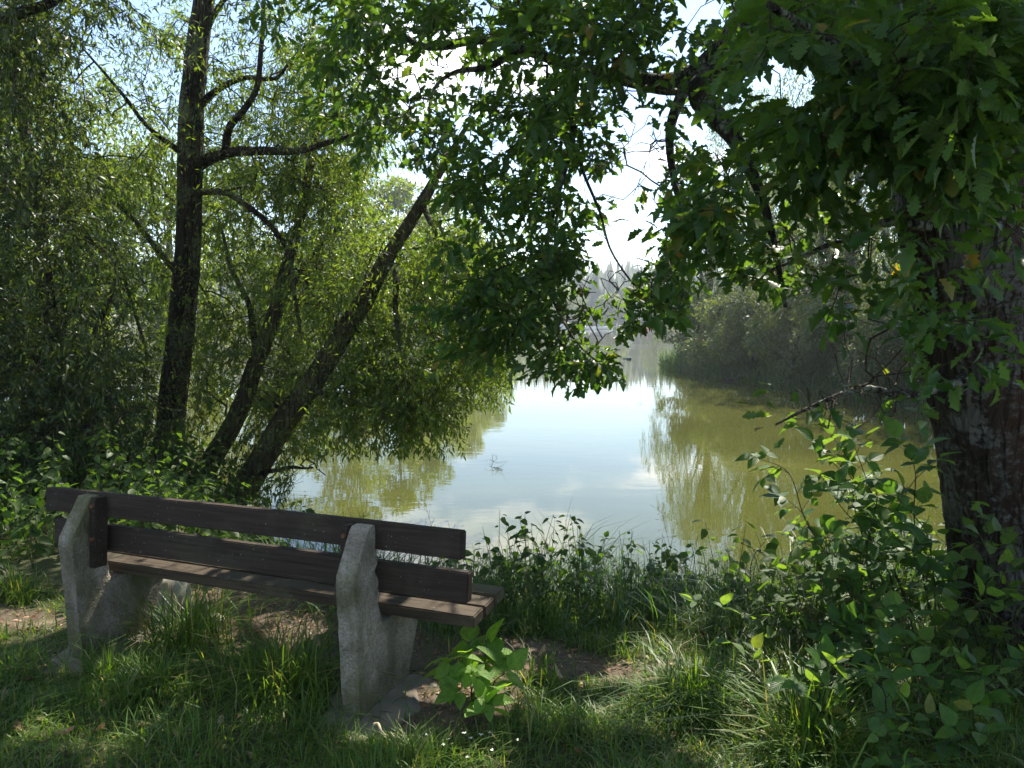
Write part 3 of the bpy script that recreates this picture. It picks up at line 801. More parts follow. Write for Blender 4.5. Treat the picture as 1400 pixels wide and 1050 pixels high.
def in_holes(P, grow=0.0):
    w = np.asarray(P)[:, None, :] - HC[None]
    t = w @ SUN_DIR
    d = np.linalg.norm(w - t[..., None] * SUN_DIR, axis=-1)
    return ((t > 0) & (d < HR + grow)).any(1)
def in_hole(p, grow=0.0):
    return bool(in_holes(np.asarray(p)[None], grow)[0])
while len(T_up) < 1400:
    q = rng.uniform(-1, 1, 3)
    if np.linalg.norm(q) > 1: continue
    p = np.array([1.2, 4.6, 6.6]) + q * np.array([6.4, 6.2, 2.9])
    px, py = project(p)
    if p[1] > .3 and -40 < px < 1440 and py > -40: continue
    if p[2] < 3.6: continue
    if in_hole(p, .02): continue
    T_up.append(p)
while len(T_up) < 1580:
    q = rng.uniform(-1, 1, 3)
    if np.linalg.norm(q) > 1: continue
    p = np.array([.2, 8.0, 7.2]) + q * np.array([4.2, 3.0, 2.2])
    px, py = project(p)
    if (-40 < px < 1440 and py > -40) or in_hole(p, .0): continue
    T_up.append(p)
T_up = np.array(T_up)
ends_in = sk.grow(T_in, rng, sag=.06)
ends_up = sk.grow(T_up, rng, sag=.04)
rads = sk.radii(tip=.0024, expo=2.35, cap=.035)
mb = MB(); sk.build(mb, rads, 5)
part("twigs", mb, M_TWIG, oak, kind="stuff")

def oak_cluster(ends, nl, spread, size, rng):
    pos, tip, nrm, sc = [], [], [], []
    for e in ends:
        p = sk.p[e]; q = sk.p[sk.par[e]]
        d = norm(p - q)
        n = rng.integers(nl[0], nl[1])
        for k in range(n):
            o = rand_unit(1, rng)[0]
            o = norm(o + d * .5 + np.array([0, 0, -.15]))
            base = p + o * np.array([1, 1, .55]) * rng.uniform(.02, spread) + d * rng.uniform(-.12, .08)
            t = norm(o * np.array([1, 1, .5]) + d * .4 + np.array([0, 0, -.22]) + rng.normal(size=3) * .3)
            pos.append(base); tip.append(t)
            nrm.append(norm(np.array([0, 0, 1.0]) + rng.normal(size=3) * .5))
            sc.append(rng.uniform(*size))
    return np.array(pos), np.array(tip), np.array(nrm), np.array(sc)

pos, tip, nrm, sc = oak_cluster(ends_in, (16, 24), .19, (.055, .11), rng)
cpos = pos + tip * sc[:, None] * .5
px, py = project(cpos)
keep = ~in_ell(px + rng.normal(size=len(px)) * 5, py + rng.normal(size=len(px)) * 5, OAK_GAPS)
keep &= ~in_holes(cpos)
for ctrl in OAK_LIMBS:
    keep &= ~(band_clear(cpos, ctrl, 3 if ctrl[0][1] > .05 else 1) & (rng.random(len(cpos)) < (.45 if ctrl[0][1] > .05 else .2)))
keep &= ~(band_clear(cpos, [(at(490, 425, 8.6), .10), (at(525, 360, 8.6), .10), (at(556, 310, 8.6), .09), (at(582, 268, 8.6), .07)], 5) & (rng.random(len(cpos)) < .85))
keep &= ~(band_clear(cpos, trunk_ctrl[1:8], -4) & (rng.random(len(cpos)) < .7) & (py > 300))
keep &= cpos[:, 1] > 1.9
pos, tip, nrm, sc = pos[keep], tip[keep], nrm[keep], sc[keep]
Mx = frames(tip, nrm)
px, py = project(pos + tip * sc[:, None] * .5)
visible = (px > -20) & (px < 1420) & (py > -20) & (py < 1060)
order = np.argsort(np.where(visible, np.linalg.norm(pos - np.array([0, 0, CAMZ]), axis=1), 1e9))
near_ids = order[:300]
rest = np.setdiff1d(np.arange(len(pos)), near_ids)
mbh = MB(); mbh.add(OAK_HI[0], OAK_HI[1])
oak_leaf_mesh = mbh.mesh("leaf", M_OAK_NEAR)
ob0 = np.array(oak.location)
def leaf_objects(me, ids, pos, Mx, sc, parent, name="leaf"):
    o0 = np.array(parent.location)
    for i in ids:
        o = bpy.data.objects.new(name, me)
        m4 = np.eye(4); m4[:3, :3] = Mx[i] * sc[i]; m4[:3, 3] = pos[i] - o0
        o.parent = parent
        o.matrix_local = Matrix(m4.tolist())
        COL.objects.link(o)
leaf_objects(oak_leaf_mesh, near_ids, pos, Mx, sc, oak)
mb = MB()
for q_, tpl in enumerate((OAK_LO, OAK_LO2, OAK_LO3)):
    r_ = rest[q_::3]
    scatter(mb, *tpl, Mx[r_], pos[r_], sc[r_], rng.random(len(r_)))
pos, tip, nrm, sc = oak_cluster(ends_up, (13, 19), .34, (.11, .17), rng)
cpos = pos + tip * sc[:, None] * .5
px, py = project(cpos)
keep = ~in_holes(cpos) & ~((cpos[:, 1] > .3) & (px > -10) & (px < 1410) & (py > -12))
pos, tip, nrm, sc = pos[keep], tip[keep], nrm[keep], sc[keep]
scatter(mb, *OAK_UP, frames(tip, nrm), pos, sc, rng.random(len(pos)))
part("crown", mb, M_OAK, oak, kind="stuff")

# ------------------------------------------------------------------ willows on the left
def willow_shoots(mbl, mbt, starts, dirs, rng, length=(.35, .8), nleaf=(16, 24), size=(.06, .10), droop=.7, filt=None):
    """Drooping leafy shoots; leaves into mbl, stems into mbt."""
    n = len(starts)
    K = 5
    L = rng.uniform(*length, n)
    pts = np.zeros((n, K + 1, 3)); pts[:, 0] = starts
    d = norm(dirs)
    for k in range(K):
        d = norm(d + np.array([0, 0, -droop / K]) + rng.normal(size=(n, 3)) * .10)
        pts[:, k + 1] = pts[:, k] + d * (L / K)[:, None]
    NL = nleaf[1]
    u = (np.arange(NL)[None] + rng.random((n, NL))) / NL
    u = .08 + .92 * u
    i = np.minimum((u * K).astype(int), K - 1); f = u * K - i
    a = np.take_along_axis(pts, i[..., None].repeat(3, -1), 1); b = np.take_along_axis(pts, (i + 1)[..., None].repeat(3, -1), 1)
    p = a + (b - a) * f[..., None]
    t = norm(b - a)
    side = norm(np.cross(t, rng.normal(size=t.shape)))
    tip = norm(t * .55 + side * .75 + np.array([0, 0, -.38]) + rng.normal(size=t.shape) * .18)
    nr = norm(np.array([0, 0, 1.0]) + rng.normal(size=t.shape) * .6)
    s = rng.uniform(*size, u.shape)
    kp = rng.random(u.shape) < (nleaf[0] + nleaf[1]) / 2 / NL
    p, tip, nr, s = p[kp], tip[kp], nr[kp], s[kp]
    if filt is not None:
        g = filt(p); p, tip, nr, s = p[g], tip[g], nr[g], s[g]
    scatter(mbl, *WIL, frames(tip, nr), p, s, rng.random(len(p)))
    # stems
    A = pts[:, [0, 2]].reshape(-1, 3); B = pts[:, [2, 4]].reshape(-1, 3)
    if filt is not None:
        g = filt(B); A, B = A[g], B[g]
    tt = norm(B - A); n1 = norm(np.cross(tt, np.array([.3, .9, .2]))); n2 = np.cross(tt, n1)
    r = .0022
    ring = [n1 * r, -n1 * .5 * r + n2 * .87 * r, -n1 * .5 * r - n2 * .87 * r]
    V = np.stack([A + q for q in ring] + [B + q * .8 for q in ring], 1)
    q = np.array([(0, 1, 4, 3), (1, 2, 5, 4), (2, 0, 3, 5)])
    F = (q[None] + (np.arange(len(A)) * 6)[:, None, None]).reshape(-1, 4)
    mbt.add(V.reshape(-1, 3), [F])

WGAPS = [(150, 60, 46, 34), (205, 110, 44, 48), (175, 180, 55, 36), (235, 190, 14, 30), (110, 110, 26, 22), (545, 262, 48, 34), (300, 60, 26, 30), (355, 60, 18, 40), (90, 30, 20, 16), (400, 40, 20, 20)]
def wfilt(prob):
    def f(p):
        px, py = project(p)
        g = in_ell(px, py, WGAPS)
        k = ~(g & (np.random.default_rng(len(p)).random(len(p)) < prob))
        # the open water in front of the trees stays free
        k &= ~((px > 400) & (px < 760) & (py > 625)) & ~((px > 700) & (py > 470) & (py < 700) & (px < 1000))
        k &= ~((px > 640) & (py > 560))
        return k
    return f

W_TRUNKS = [[(at(228, 600, 9.7), .2), (at(240, 520, 9.7), .20), (at(252, 400, 9.7), .19), (at(258, 280, 9.7), .185), (at(262, 180, 9.7), .18), (at(270, 80, 9.8), .165), (at(282, -30, 9.9), .15)],
            [(at(338, 640, 8.4), .17), (at(385, 585, 8.5), .15), (at(440, 505, 8.6), .10), (at(490, 425, 8.6), .11), (at(525, 360, 8.6), .12), (at(556, 310, 8.6), .10), (at(580, 270, 8.6), .085)],
            [(at(288, 625, 9.0), .15), (at(325, 560, 9.1), .12), (at(352, 490, 9.2), .10), (at(378, 420, 9.3), .07)],
            [(at(262, 232, 9.7), .06), (at(290, 215, 9.5), .06), (at(330, 208, 9.3), .05), (at(400, 206, 9.0), .035), (at(450, 195, 8.8), .02)],
            [(at(308, 210, 9.4), .04), (at(314, 175, 9.3), .04), (at(330, 155, 9.2), .035), (at(350, 120, 9.2), .03), (at(357, 60, 9.2), .025)],
            [(at(262, 262, 9.7), .03), (at(305, 264, 9.5), .03), (at(345, 285, 9.3), .03), (at(382, 326, 9.2), .025), (at(400, 370, 9.1), .02), (at(408, 455, 9.0), .015)],
            [(at(530, 355, 8.6), .03), (at(541, 378, 8.4), .03), (at(543, 430, 8.3), .025), (at(548, 470, 8.2), .02)]]

def willow(name, label, trunk, limbs, regs, seed, per=5, spread=.35, extra=None, size=(.06, .10), gapprob=.85, nleaf=(16, 24), thin=.8, leafmat=None, bark=None):
    rng = np.random.default_rng(seed)
    b = trunk[0][0]
    t = thing(name, (b[0], b[1], b[2]), label, "tree")
    sk_ = Skeleton()
    mb = MB()
    P, rr = catmull([c[0] for c in trunk], [c[1] * thin for c in trunk], 12)
    for i in range(len(P)):
        P[i] += np.array(mnoise.noise_vector(Vector(P[i] * 1.1))) * .035
    tube(mb, P, rr, 26, bark=.10, freq=11)
    sk_.limb(P)
    part("trunk", mb, bark or M_WILLOW_BARK, t)
    for ctrl in limbs:
        mb = MB()
        limb_mesh(mb, ctrl, seg=9, sub=6, bark=.06, freq=8, skel=sk_, wob=.03)
        part("branch", mb, M_WILLOW_BARK, t)
    T = region_points(regs, rng)
    if extra is not None: T = np.vstack([T, extra])
    ends = sk_.grow(T, rng, sag=.12)
    r = sk_.radii(tip=.0048, expo=2.5, cap=.03)
    mbt = MB(); sk_.build(mbt, r, 4)
    e = np.repeat(np.array(ends), per)
    S = sk_.p[e] + rng.normal(size=(len(e), 3)) * spread * .22
    D = norm(sk_.p[e] - sk_.p[sk_.par[e]]) * .5 + rand_unit(len(e), rng) * .9 + np.array([0, 0, .15])
    mbl = MB()
    base_f = wfilt(gapprob)
    def full(p):
        k = base_f(p)
        for tc_ in W_TRUNKS:
            k &= ~(band_clear(p, tc_, 4) & (np.random.default_rng(len(p) + 1).random(len(p)) < .88))
        return k
    willow_shoots(mbl, mbt, S, D, rng, size=size, nleaf=nleaf, filt=full)
    part("twigs", mbt, M_TWIG, t, kind="stuff")
    part("crown", mbl, leafmat or M_WILLOW, t, kind="stuff")
    return t

def sph_points(c, rad, n, seed, out_only=True):
    rg = np.random.default_rng(seed); o = []
    while len(o) < n:
        q = rg.uniform(-1, 1, 3)
        if np.linalg.norm(q) > 1: continue
        p = np.asarray(c) + q * np.asarray(rad)
        px, py = project(p)
        if out_only and p[1] > .3 and -30 < px < 1430 and -30 < py < 1080: continue
        if in_hole(p, .15): continue
        o.append(p)
    return np.array(o)

willow("willow_tree", "tall willow with straight dark upright trunk behind the bench",
       [(at(205, 690, 9.6), .30), (at(228, 620, 9.7), .235), (at(240, 520, 9.7), .20), (at(252, 400, 9.7), .19), (at(258, 280, 9.7), .185), (at(262, 180, 9.7), .18), (at(270, 80, 9.8), .165), (at(282, -30, 9.9), .15), (at(290, -250, 10.1), .11), (at(300, -500, 10.3), .06)],
       [[(at(262, 232, 9.7), .085), (at(290, 215, 9.5), .07), (at(330, 208, 9.3), .055), (at(400, 206, 9.0), .042), (at(450, 195, 8.8), .03), (at(500, 178, 8.7), .016)],
        [(at(308, 210, 9.4), .05), (at(314, 175, 9.3), .045), (at(330, 155, 9.2), .04), (at(350, 120, 9.2), .034), (at(357, 60, 9.2), .028), (at(362, -20, 9.2), .02)],
        [(at(268, 150, 9.75), .05), (at(290, 128, 9.6), .04), (at(330, 106, 9.5), .032), (at(375, 105, 9.3), .022), (at(400, 80, 9.2), .012)],
        [(at(262, 262, 9.7), .045), (at(305, 264, 9.5), .038), (at(345, 285, 9.3), .032), (at(382, 326, 9.2), .028), (at(400, 370, 9.1), .026), (at(408, 455, 9.0), .02)],
        [(at(255, 215, 9.7), .04), (at(200, 170, 9.5), .028), (at(150, 110, 9.3), .018), (at(110, 60, 9.2), .010)],
        [(at(248, 380, 9.7), .045), (at(180, 300, 9.6), .03), (at(130, 260, 9.5), .02), (at(60, 230, 9.4), .012)],
        [(at(272, 60, 9.8), .05), (at(300, 10, 9.8), .035), (at(340, -40, 9.8), .02)],
        [(at(237, 560, 9.7), .03), (at(198, 540, 9.5), .024), (at(196, 470, 9.4), .02), (at(150, 330, 9.3), .014)]],
       [(350, 120, 170, 130, 8.3, 11.5, 120), (160, 140, 150, 140, 8.6, 11.5, 72), (130, 360, 160, 170, 8.4, 11.5, 120), (360, 330, 130, 130, 8.6, 11.5, 90), (440, 230, 90, 90, 8.4, 10.5, 50), (180, 520, 110, 60, 8.8, 10.8, 34)],
       31, per=7, size=(.05, .09), extra=sph_points((-3.6, 10.8, 9.0), (4.6, 3.0, 2.4), 170, 5), gapprob=.62)

willow("willow_tree", "willow trunk leaning steeply out over the water behind the bench",
       [(at(300, 720, 8.3), .27), (at(338, 660, 8.4), .20), (at(385, 585, 8.5), .18), (at(440, 505, 8.6), .165), (at(490, 425, 8.6), .145), (at(525, 360, 8.6), .12), (at(556, 310, 8.6), .10), (at(580, 270, 8.6), .085), (at(605, 225, 8.6), .06), (at(640, 170, 8.6), .03)],
       [[(at(530, 355, 8.6), .045), (at(541, 378, 8.4), .036), (at(543, 430, 8.3), .03), (at(548, 470, 8.2), .024), (at(556, 530, 8.1), .014), (at(570, 580, 8.0), .007)],
        [(at(578, 280, 8.6), .035), (at(600, 325, 8.4), .03), (at(630, 360, 8.2), .022), (at(650, 400, 8.1), .014), (at(665, 460, 8.0), .007)],
        [(at(470, 455, 8.6), .04), (at(430, 400, 8.7), .028), (at(400, 330, 8.8), .018)],
        [(at(420, 530, 8.55), .04), (at(470, 545, 8.2), .026), (at(510, 560, 8.0), .014)],
        [(at(345, 650, 8.4), .03), (at(395, 640, 8.0), .02), (at(430, 640, 7.7), .008)]],
       [(560, 430, 110, 110, 7.6, 9.6, 110), (520, 535, 85, 45, 7.5, 8.8, 60), (575, 560, 40, 35, 7.6, 8.4, 20), (650, 440, 70, 70, 7.8, 9.6, 44), (430, 480, 100, 100, 7.8, 9.4, 60), (670, 510, 35, 25, 8, 9, 10), (600, 340, 80, 60, 8, 9.6, 34), (425, 650, 30, 32, 7.2, 7.8, 7), (360, 600, 60, 40, 7.8, 9, 14)],
       32, thin=.72, bark=M_MOSSY, per=7, size=(.05, .09), extra=sph_points(at(640, -200, 9.5), (1.0, 1.0, 1.0), 6, 6), gapprob=.95)

willow("willow_tree", "mossy leaning willow stem between upright trunk and the steep leaner",
       [(at(255, 690, 9.0), .22), (at(288, 632, 9.0), .165), (at(325, 560, 9.1), .145), (at(352, 490, 9.2), .13), (at(378, 420, 9.3), .115), (at(396, 350, 9.5), .09), (at(418, 260, 9.7), .07), (at(436, 150, 10), .05), (at(450, 40, 10.3), .03)],
       [[(at(352, 490, 9.2), .05), (at(340, 420, 9.3), .035), (at(315, 365, 9.5), .026), (at(300, 300, 9.7), .014)],
        [(at(378, 420, 9.3), .04), (at(420, 360, 9.6), .028), (at(470, 300, 9.9), .016)],
        [(at(335, 535, 9.1), .03), (at(390, 560, 8.8), .02), (at(440, 570, 8.6), .01)]],
       [(440, 330, 110, 120, 9.2, 11.5, 90), (420, 150, 120, 120, 9.6, 11.8, 60), (320, 480, 90, 90, 9.0, 10.5, 50), (400, 560, 60, 50, 8.4, 9.6, 24)],
       33, thin=.72, bark=M_MOSSY, per=7, size=(.05, .09), gapprob=.9)

# thicket at the left edge of the picture, its deep shade painted into the leaves
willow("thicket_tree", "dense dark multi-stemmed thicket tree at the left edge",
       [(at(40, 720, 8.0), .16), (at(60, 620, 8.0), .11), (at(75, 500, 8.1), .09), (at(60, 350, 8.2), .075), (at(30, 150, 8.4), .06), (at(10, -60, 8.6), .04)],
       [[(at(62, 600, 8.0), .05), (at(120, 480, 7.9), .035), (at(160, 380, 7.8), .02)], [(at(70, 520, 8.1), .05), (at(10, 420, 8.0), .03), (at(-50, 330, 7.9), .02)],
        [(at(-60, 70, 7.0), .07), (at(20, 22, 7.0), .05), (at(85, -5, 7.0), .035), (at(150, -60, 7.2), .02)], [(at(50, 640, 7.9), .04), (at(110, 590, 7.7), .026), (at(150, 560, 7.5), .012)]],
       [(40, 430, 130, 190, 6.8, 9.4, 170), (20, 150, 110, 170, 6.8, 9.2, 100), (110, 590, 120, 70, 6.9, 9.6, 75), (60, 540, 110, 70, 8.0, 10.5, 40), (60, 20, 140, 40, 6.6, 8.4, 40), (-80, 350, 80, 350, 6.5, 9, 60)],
       34, per=6, leafmat=M_THICKET_SHADED, size=(.06, .10), gapprob=.7)

# ------------------------------------------------------------------ bench
BENCH_YAW = R(-21.0)
bench = thing("park_bench", (-1.34, 3.214, 0.0), "weathered bench of dark wooden slats on two grey concrete supports facing the lake", "bench", rz=BENCH_YAW)

def bm_object(name, bm, mat, parent, smooth=False, loc=(0, 0, 0)):
    me = bpy.data.meshes.new(name)
    bm.to_mesh(me); bm.free()
    if smooth:
        for p in me.polygons: p.use_smooth = True
    me.materials.append(mat)
    return link(name, me, parent, loc)

def wobble(bm, amp, freq, seed=0.0):
    for v in bm.verts:
        n = mnoise.noise_vector(v.co * freq + Vector((seed, seed * 1.7, 0)))
        v.co += n * amp

def support(xc, seed):
    prof = [(0.0, -.12), (-.012, .25), (-.032, .565), (-.026, .60), (.0, .645), (.045, .712), (.078, .764), (.086, .772), (.130, .774), (.135, .762), (.158, .46), (.176, .352), (.205, .345), (.40, .366), (.525, .374), (.54, .35), (.47, .20), (.395, .03), (.37, -.12)]
    w = .043
    bm = bmesh.new()
    lo = [bm.verts.new((xc - w, y, z)) for y, z in prof]
    hi = [bm.verts.new((xc + w, y, z)) for y, z in prof]
    bm.faces.new(lo[::-1]); bm.faces.new(hi)
    n = len(prof)
    for i in range(n):
        bm.faces.new((lo[i], lo[(i + 1) % n], hi[(i + 1) % n], hi[i]))
    bmesh.ops.recalc_face_normals(bm, faces=bm.faces)
    bmesh.ops.triangulate(bm, faces=[f for f in bm.faces if len(f.verts) > 4])
    edges = [e for e in bm.edges if abs(e.calc_face_angle(0)) > .9]
    bmesh.ops.bevel(bm, geom=edges, offset=.007, segments=2, affect='EDGES', profile=.6)
    for _ in range(3):
        bmesh.ops.subdivide_edges(bm, edges=[e for e in bm.edges if e.calc_length() > .028], cuts=1, use_grid_fill=True)
    bmesh.ops.triangulate(bm, faces=[f for f in bm.faces if len(f.verts) > 4])
    wobble(bm, .0016, 70, seed); wobble(bm, .0012, 9, seed + 4)
    for v in bm.verts:                                   # chipped arrises
        edge = (abs(v.co.x - xc) > w - .014)
        if edge:
            k = mnoise.noise(v.co * 22 + Vector((seed, 2, 5)))
            if k > .3: v.co.x -= (k - .3) * .03 * (1 if v.co.x > xc else -1)
    return bm_object("support", bm, M_CONCRETE, bench, smooth=True)

XS = .75
for s_, sd in ((-1, 3.0), (1, 8.0)):
    support(XS * s_, sd)

def slat(name, x0, x1, y, z, wy, wz, tilt, mat, seed):
    """A plank along the bench, centre (y, z), sizes wy x wz, tilted about its length."""
    bm = bmesh.new()
    bmesh.ops.create_cube(bm, size=1.0)
    for v in bm.verts:
        v.co = Vector((v.co.x * (x1 - x0), v.co.y * wy, v.co.z * wz))
    bmesh.ops.bevel(bm, geom=list(bm.edges), offset=.005, segments=2, affect='EDGES')
    lg = [e for e in bm.edges if e.calc_length() > .5]
    bmesh.ops.subdivide_edges(bm, edges=lg, cuts=24, use_grid_fill=True)
    wobble(bm, .0014, 12, seed); 
    for v in bm.verts:
        v.co.z += .004 * math.sin(v.co.x * 1.3 + seed); v.co.y += .003 * math.sin(v.co.x * 1.7 + seed * 2)
    o = bm_object(name, bm, mat, bench, loc=((x0 + x1) / 2, y, z))
    o.rotation_euler = (tilt, 0, 0)
    return o

XL, XR = -1.07, 1.178
slat("back_slat", XL, XR, .152, .722, .045, .112, R(-3.5), M_WOOD, 1)
slat("back_slat", XL + .01, XR + .012, .178, .551, .045, .120, R(-4.5), M_WOOD, 2)
slat("seat_slat", XL + .02, XR + .01, .268, .393, .098, .050, R(3.5), M_SEAT, 3)
slat("seat_slat", XL + .0, XR + .015, .376, .400, .098, .050, R(3.5), M_SEAT, 4)
slat("seat_slat", XL + .015, XR + .02, .484, .408, .098, .050, R(3.5), M_SEAT, 5)
# upright wooden cleats beside the concrete, and their bolts
for s_ in (-1, 1):
    xs = XS * s_ + (.0435 + .022) * (-1 if s_ > 0 else 1)
    bm = bmesh.new(); bmesh.ops.create_cube(bm, size=1.0)
    for v in bm.verts: v.co = Vector((v.co.x * .036, v.co.y * .072, v.co.z * .33))
    bmesh.ops.bevel(bm, geom=list(bm.edges), offset=.004, segments=2, affect='EDGES')
    c = bm_object("cleat", bm, M_WOOD, bench, loc=(xs, .098, .605)); c.rotation_euler = (R(-4), 0, 0)
    for zz in (.73, .575):
        bm = bmesh.new(); bmesh.ops.create_cone(bm, cap_ends=True, segments=8, radius1=.011, radius2=.009, depth=.012)
        b_ = bm_object("bolt", bm, M_RUST, c, loc=(0, -.041, zz - .605)); b_.rotation_euler = (R(90), 0, 0)
# poured concrete footings
for s_, seed in ((-1, 2.0), (1, 6.0)):
    bm = bmesh.new()
    bmesh.ops.create_circle(bm, cap_ends=True, segments=28, radius=1.0)
    r_ = bmesh.ops.extrude_face_region(bm, geom=list(bm.faces))
    top = [v for v in r_["geom"] if isinstance(v, bmesh.types.BMVert)]
    for v in bm.verts:
        a = math.atan2(v.co.y, v.co.x)
        k = 1 + .16 * math.sin(a * 3 + seed) + .08 * math.sin(a * 7 + seed * 2)
        istop = v in top
        v.co = Vector((v.co.x * .215 * k, v.co.y * .33 * k, (.022 if istop else -.10)))
    bmesh.ops.recalc_face_normals(bm, faces=bm.faces)
    bmesh.ops.inset_region(bm, faces=[f for f in bm.faces if f.calc_center_median().z > .03], thickness=.05)
    bmesh.ops.triangulate(bm, faces=[f for f in bm.faces if len(f.verts) > 4])
    for _ in range(3):
        bmesh.ops.subdivide_edges(bm, edges=[e for e in bm.edges if e.calc_length() > .05], cuts=1)
    for v in bm.verts:
        if v.co.z > -.05:
            d = math.hypot(v.co.x / .215, v.co.y / .36)
            v.co.z += .018 * mnoise.noise(v.co * 9 + Vector((seed, 0, 0))) - .05 * max(0, d - .6)
    bm_object("footing", bm, M_FOOTING, bench, smooth=True, loc=(XS * s_ + .02, .16, 0))

def bench_local(x, y):
    c, s = math.cos(BENCH_YAW), math.sin(BENCH_YAW)
    dx_, dy_ = x + 1.34, y - 3.214
    return dx_ * c + dy_ * s, -dx_ * s + dy_ * c

# ------------------------------------------------------------------ grass
def blade_template(bend, w=.5):
    v = []
    for t, ww in ((0, .8), (.35, 1.0), (.7, .7)):
        y = bend * t * t; z = t * (1 - .25 * bend * t)
        v += [(-w * ww, y, z), (w * ww, y, z)]
    v.append((0, bend * 1.0, 1 - .35 * bend))
    return np.array(v), [np.array([(0, 1, 3, 2), (2, 3, 5, 4)]), np.array([(4, 5, 6)])]
BLADES = [blade_template(b_) for b_ in (.2, .5, .85, 1.25, 1.6)]

def blades(mb, P, Hh, Wd, rng, lean=None):
    n = len(P)
    which = rng.integers(0, len(BLADES), n)
    a = rng.uniform(0, 2 * np.pi, n)
    if lean is not None:
        a = np.arctan2(lean[:, 1], lean[:, 0]) - np.pi / 2 + rng.normal(size=n) * 1.25
    c, s = np.cos(a), np.sin(a)
    tl = rng.normal(size=n) * .16
    M = np.zeros((n, 3, 3))
    M[:, 0, 0] = c * Wd; M[:, 1, 0] = s * Wd
    M[:, 0, 1] = -s * Hh; M[:, 1, 1] = c * Hh
    M[:, 2, 2] = Hh; M[:, 0, 2] = -s * Hh * tl; M[:, 1, 2] = c * Hh * tl
    rv = rng.random(n)
    for k in range(len(BLADES)):
        g = which == k
        scatter(mb, *BLADES[k], M[g], P[g], np.ones(g.sum()), rv[g])

def sample_ground(n, x0, x1, y0, y1, rng, dens):
    X = rng.uniform(x0, x1, n); Y = rng.uniform(y0, y1, n)
    k = rng.random(n) < dens(X, Y)
    X, Y = X[k], Y[k]
    return np.stack([X, Y, height(X, Y) - .01], -1)

def patchy(X, Y, f=1.0, s=0.0):
    return .5 + .25 * np.sin(X * 3.1 * f + 1.7 * np.sin(Y * 2.3 * f + s)) + .25 * np.sin(Y * 4.1 * f - X * 1.9 * f + s * 2)

rng = np.random.default_rng(51)
def d_short(X, Y):
    m = grass_mask(X, Y) * (.4 + .6 * sstep(.25, .7, patchy(X, Y, 1.6, .7)))
    bx, by = bench_local(X, Y)
    m = m * np.where((np.abs(bx) < 1.3) & (by > .0) & (by < .75), .25, 1)
    m = m * np.where((np.abs(np.abs(bx) - XS) < .16) & (by > -.1) & (by < .45), 0, 1)
    return np.maximum(m, .035) * (lake_sd(X, Y) > .12)
mb = MB()
P = sample_ground(105000, -3.4, 2.9, 2.15, 4.4, rng, d_short)
hh = (.045 + .10 * patchy(P[:, 0], P[:, 1], 2.6, 2.0) ** 2) * rng.uniform(.6, 1.7, len(P))
blades(mb, P, hh, .0032 * rng.uniform(.6, 1.5, len(P)) * 1.4, rng)
P = sample_ground(16000, -7, 6, .6, 6.2, rng, lambda X, Y: grass_mask(X, Y) * ((X < -3.2) | (X > 2.8) | (Y < 2.2)) * (lake_sd(X, Y) > .1))
blades(mb, P, rng.uniform(.06, .2, len(P)), .005 * rng.uniform(.6, 1.4, len(P)), rng)
grass = tag(link("grass", mb.mesh("grass", M_GRASS)), "patchy short grass growing round the bench", kind="stuff")

# longer grass on the slope down to the water
mb = MB()
def d_bank(X, Y):
    sd = lake_sd(X, Y)
    a = sstep(1.75, 1.1, sd + .18 * np.sin(X * 3.3) + .1 * np.sin(X * 8)) * (sd > -.12)
    return a * sstep(-1.9, -1.2, X) * (.45 + .55 * patchy(X, Y, 1.3, 4))
P = sample_ground(42000, -2.0, 4.6, 3.3, 6.8, rng, d_bank)
sd = lake_sd(P[:, 0], P[:, 1])
hh = (.20 + .30 * patchy(P[:, 0], P[:, 1], 1.8, 1.0)) * rng.uniform(.5, 1.5, len(P)) * (1 - .45 * sstep(.9, 1.7, sd))
blades(mb, P, hh, .0048 * rng.uniform(.6, 1.6, len(P)), rng)
# broad dark blades standing against the water
P = sample_ground(2400, -.9, 2.0, 4.6, 5.7, rng, lambda X, Y: (lake_sd(X, Y) > -.15) * (lake_sd(X, Y) < .45) * (.3 + .7 * patchy(X, Y, 2.2, 3)))
blades(mb, P, rng.uniform(.35, .85, len(P)), .009 * rng.uniform(.6, 1.4, len(P)), rng)
bank_grass = tag(link("bank_grass", mb.mesh("bank_grass", M_REED)), "long dark grass along the edge of the water", kind="stuff")

# tussocks one can pick out
def tussock(px, py, z, n, h, spread, w, label, seed):
    rg = np.random.default_rng(seed)
    c = on(px, py, z)
    t = thing("grass_tussock", (c[0], c[1], 0), label, "grass tussock", "tussocks of long grass by the bench")
    mb = MB()
    r_ = np.abs(rg.normal(size=n)) * spread * .45; a = rg.uniform(0, 2 * np.pi, n)
    off = np.stack([np.cos(a) * r_, np.sin(a) * r_], -1)
    X, Y = c[0] + off[:, 0], c[1] + off[:, 1]
    P = np.stack([X, Y, height(X, Y) - .01], -1)
    blades(mb, P, rg.uniform(.5, 1.15, n) * h, w * rg.uniform(.6, 1.4, n), rg, lean=off)
    part("blades", mb, M_GRASS, t, kind="stuff")
tussock(395, 945, 0, 520, .34, .34, .0055, "thick tussock of long arching grass left of the near concrete support", 61)
tussock(258, 880, 0, 420, .34, .34, .0055, "tall ragged grass tussock under the middle of the bench", 62)
tussock(150, 930, 0, 260, .20, .25, .005, "low grass tussock in front of the far concrete support", 63)
tussock(215, 950, 0, 240, .18, .25, .005, "short grass tussock between the far support and the arching tussock", 64)
tussock(20, 815, 0, 160, .22, .20, .005, "sunlit grass tussock at the left edge of the picture", 65)
tussock(950, 960, 0, 300, .26, .26, .006, "sunlit pale grass tussock below the reeds", 66)
tussock(1110, 1030, 0, 300, .38, .30, .008, "broad bladed grass tussock at the foot of the brambles", 67)
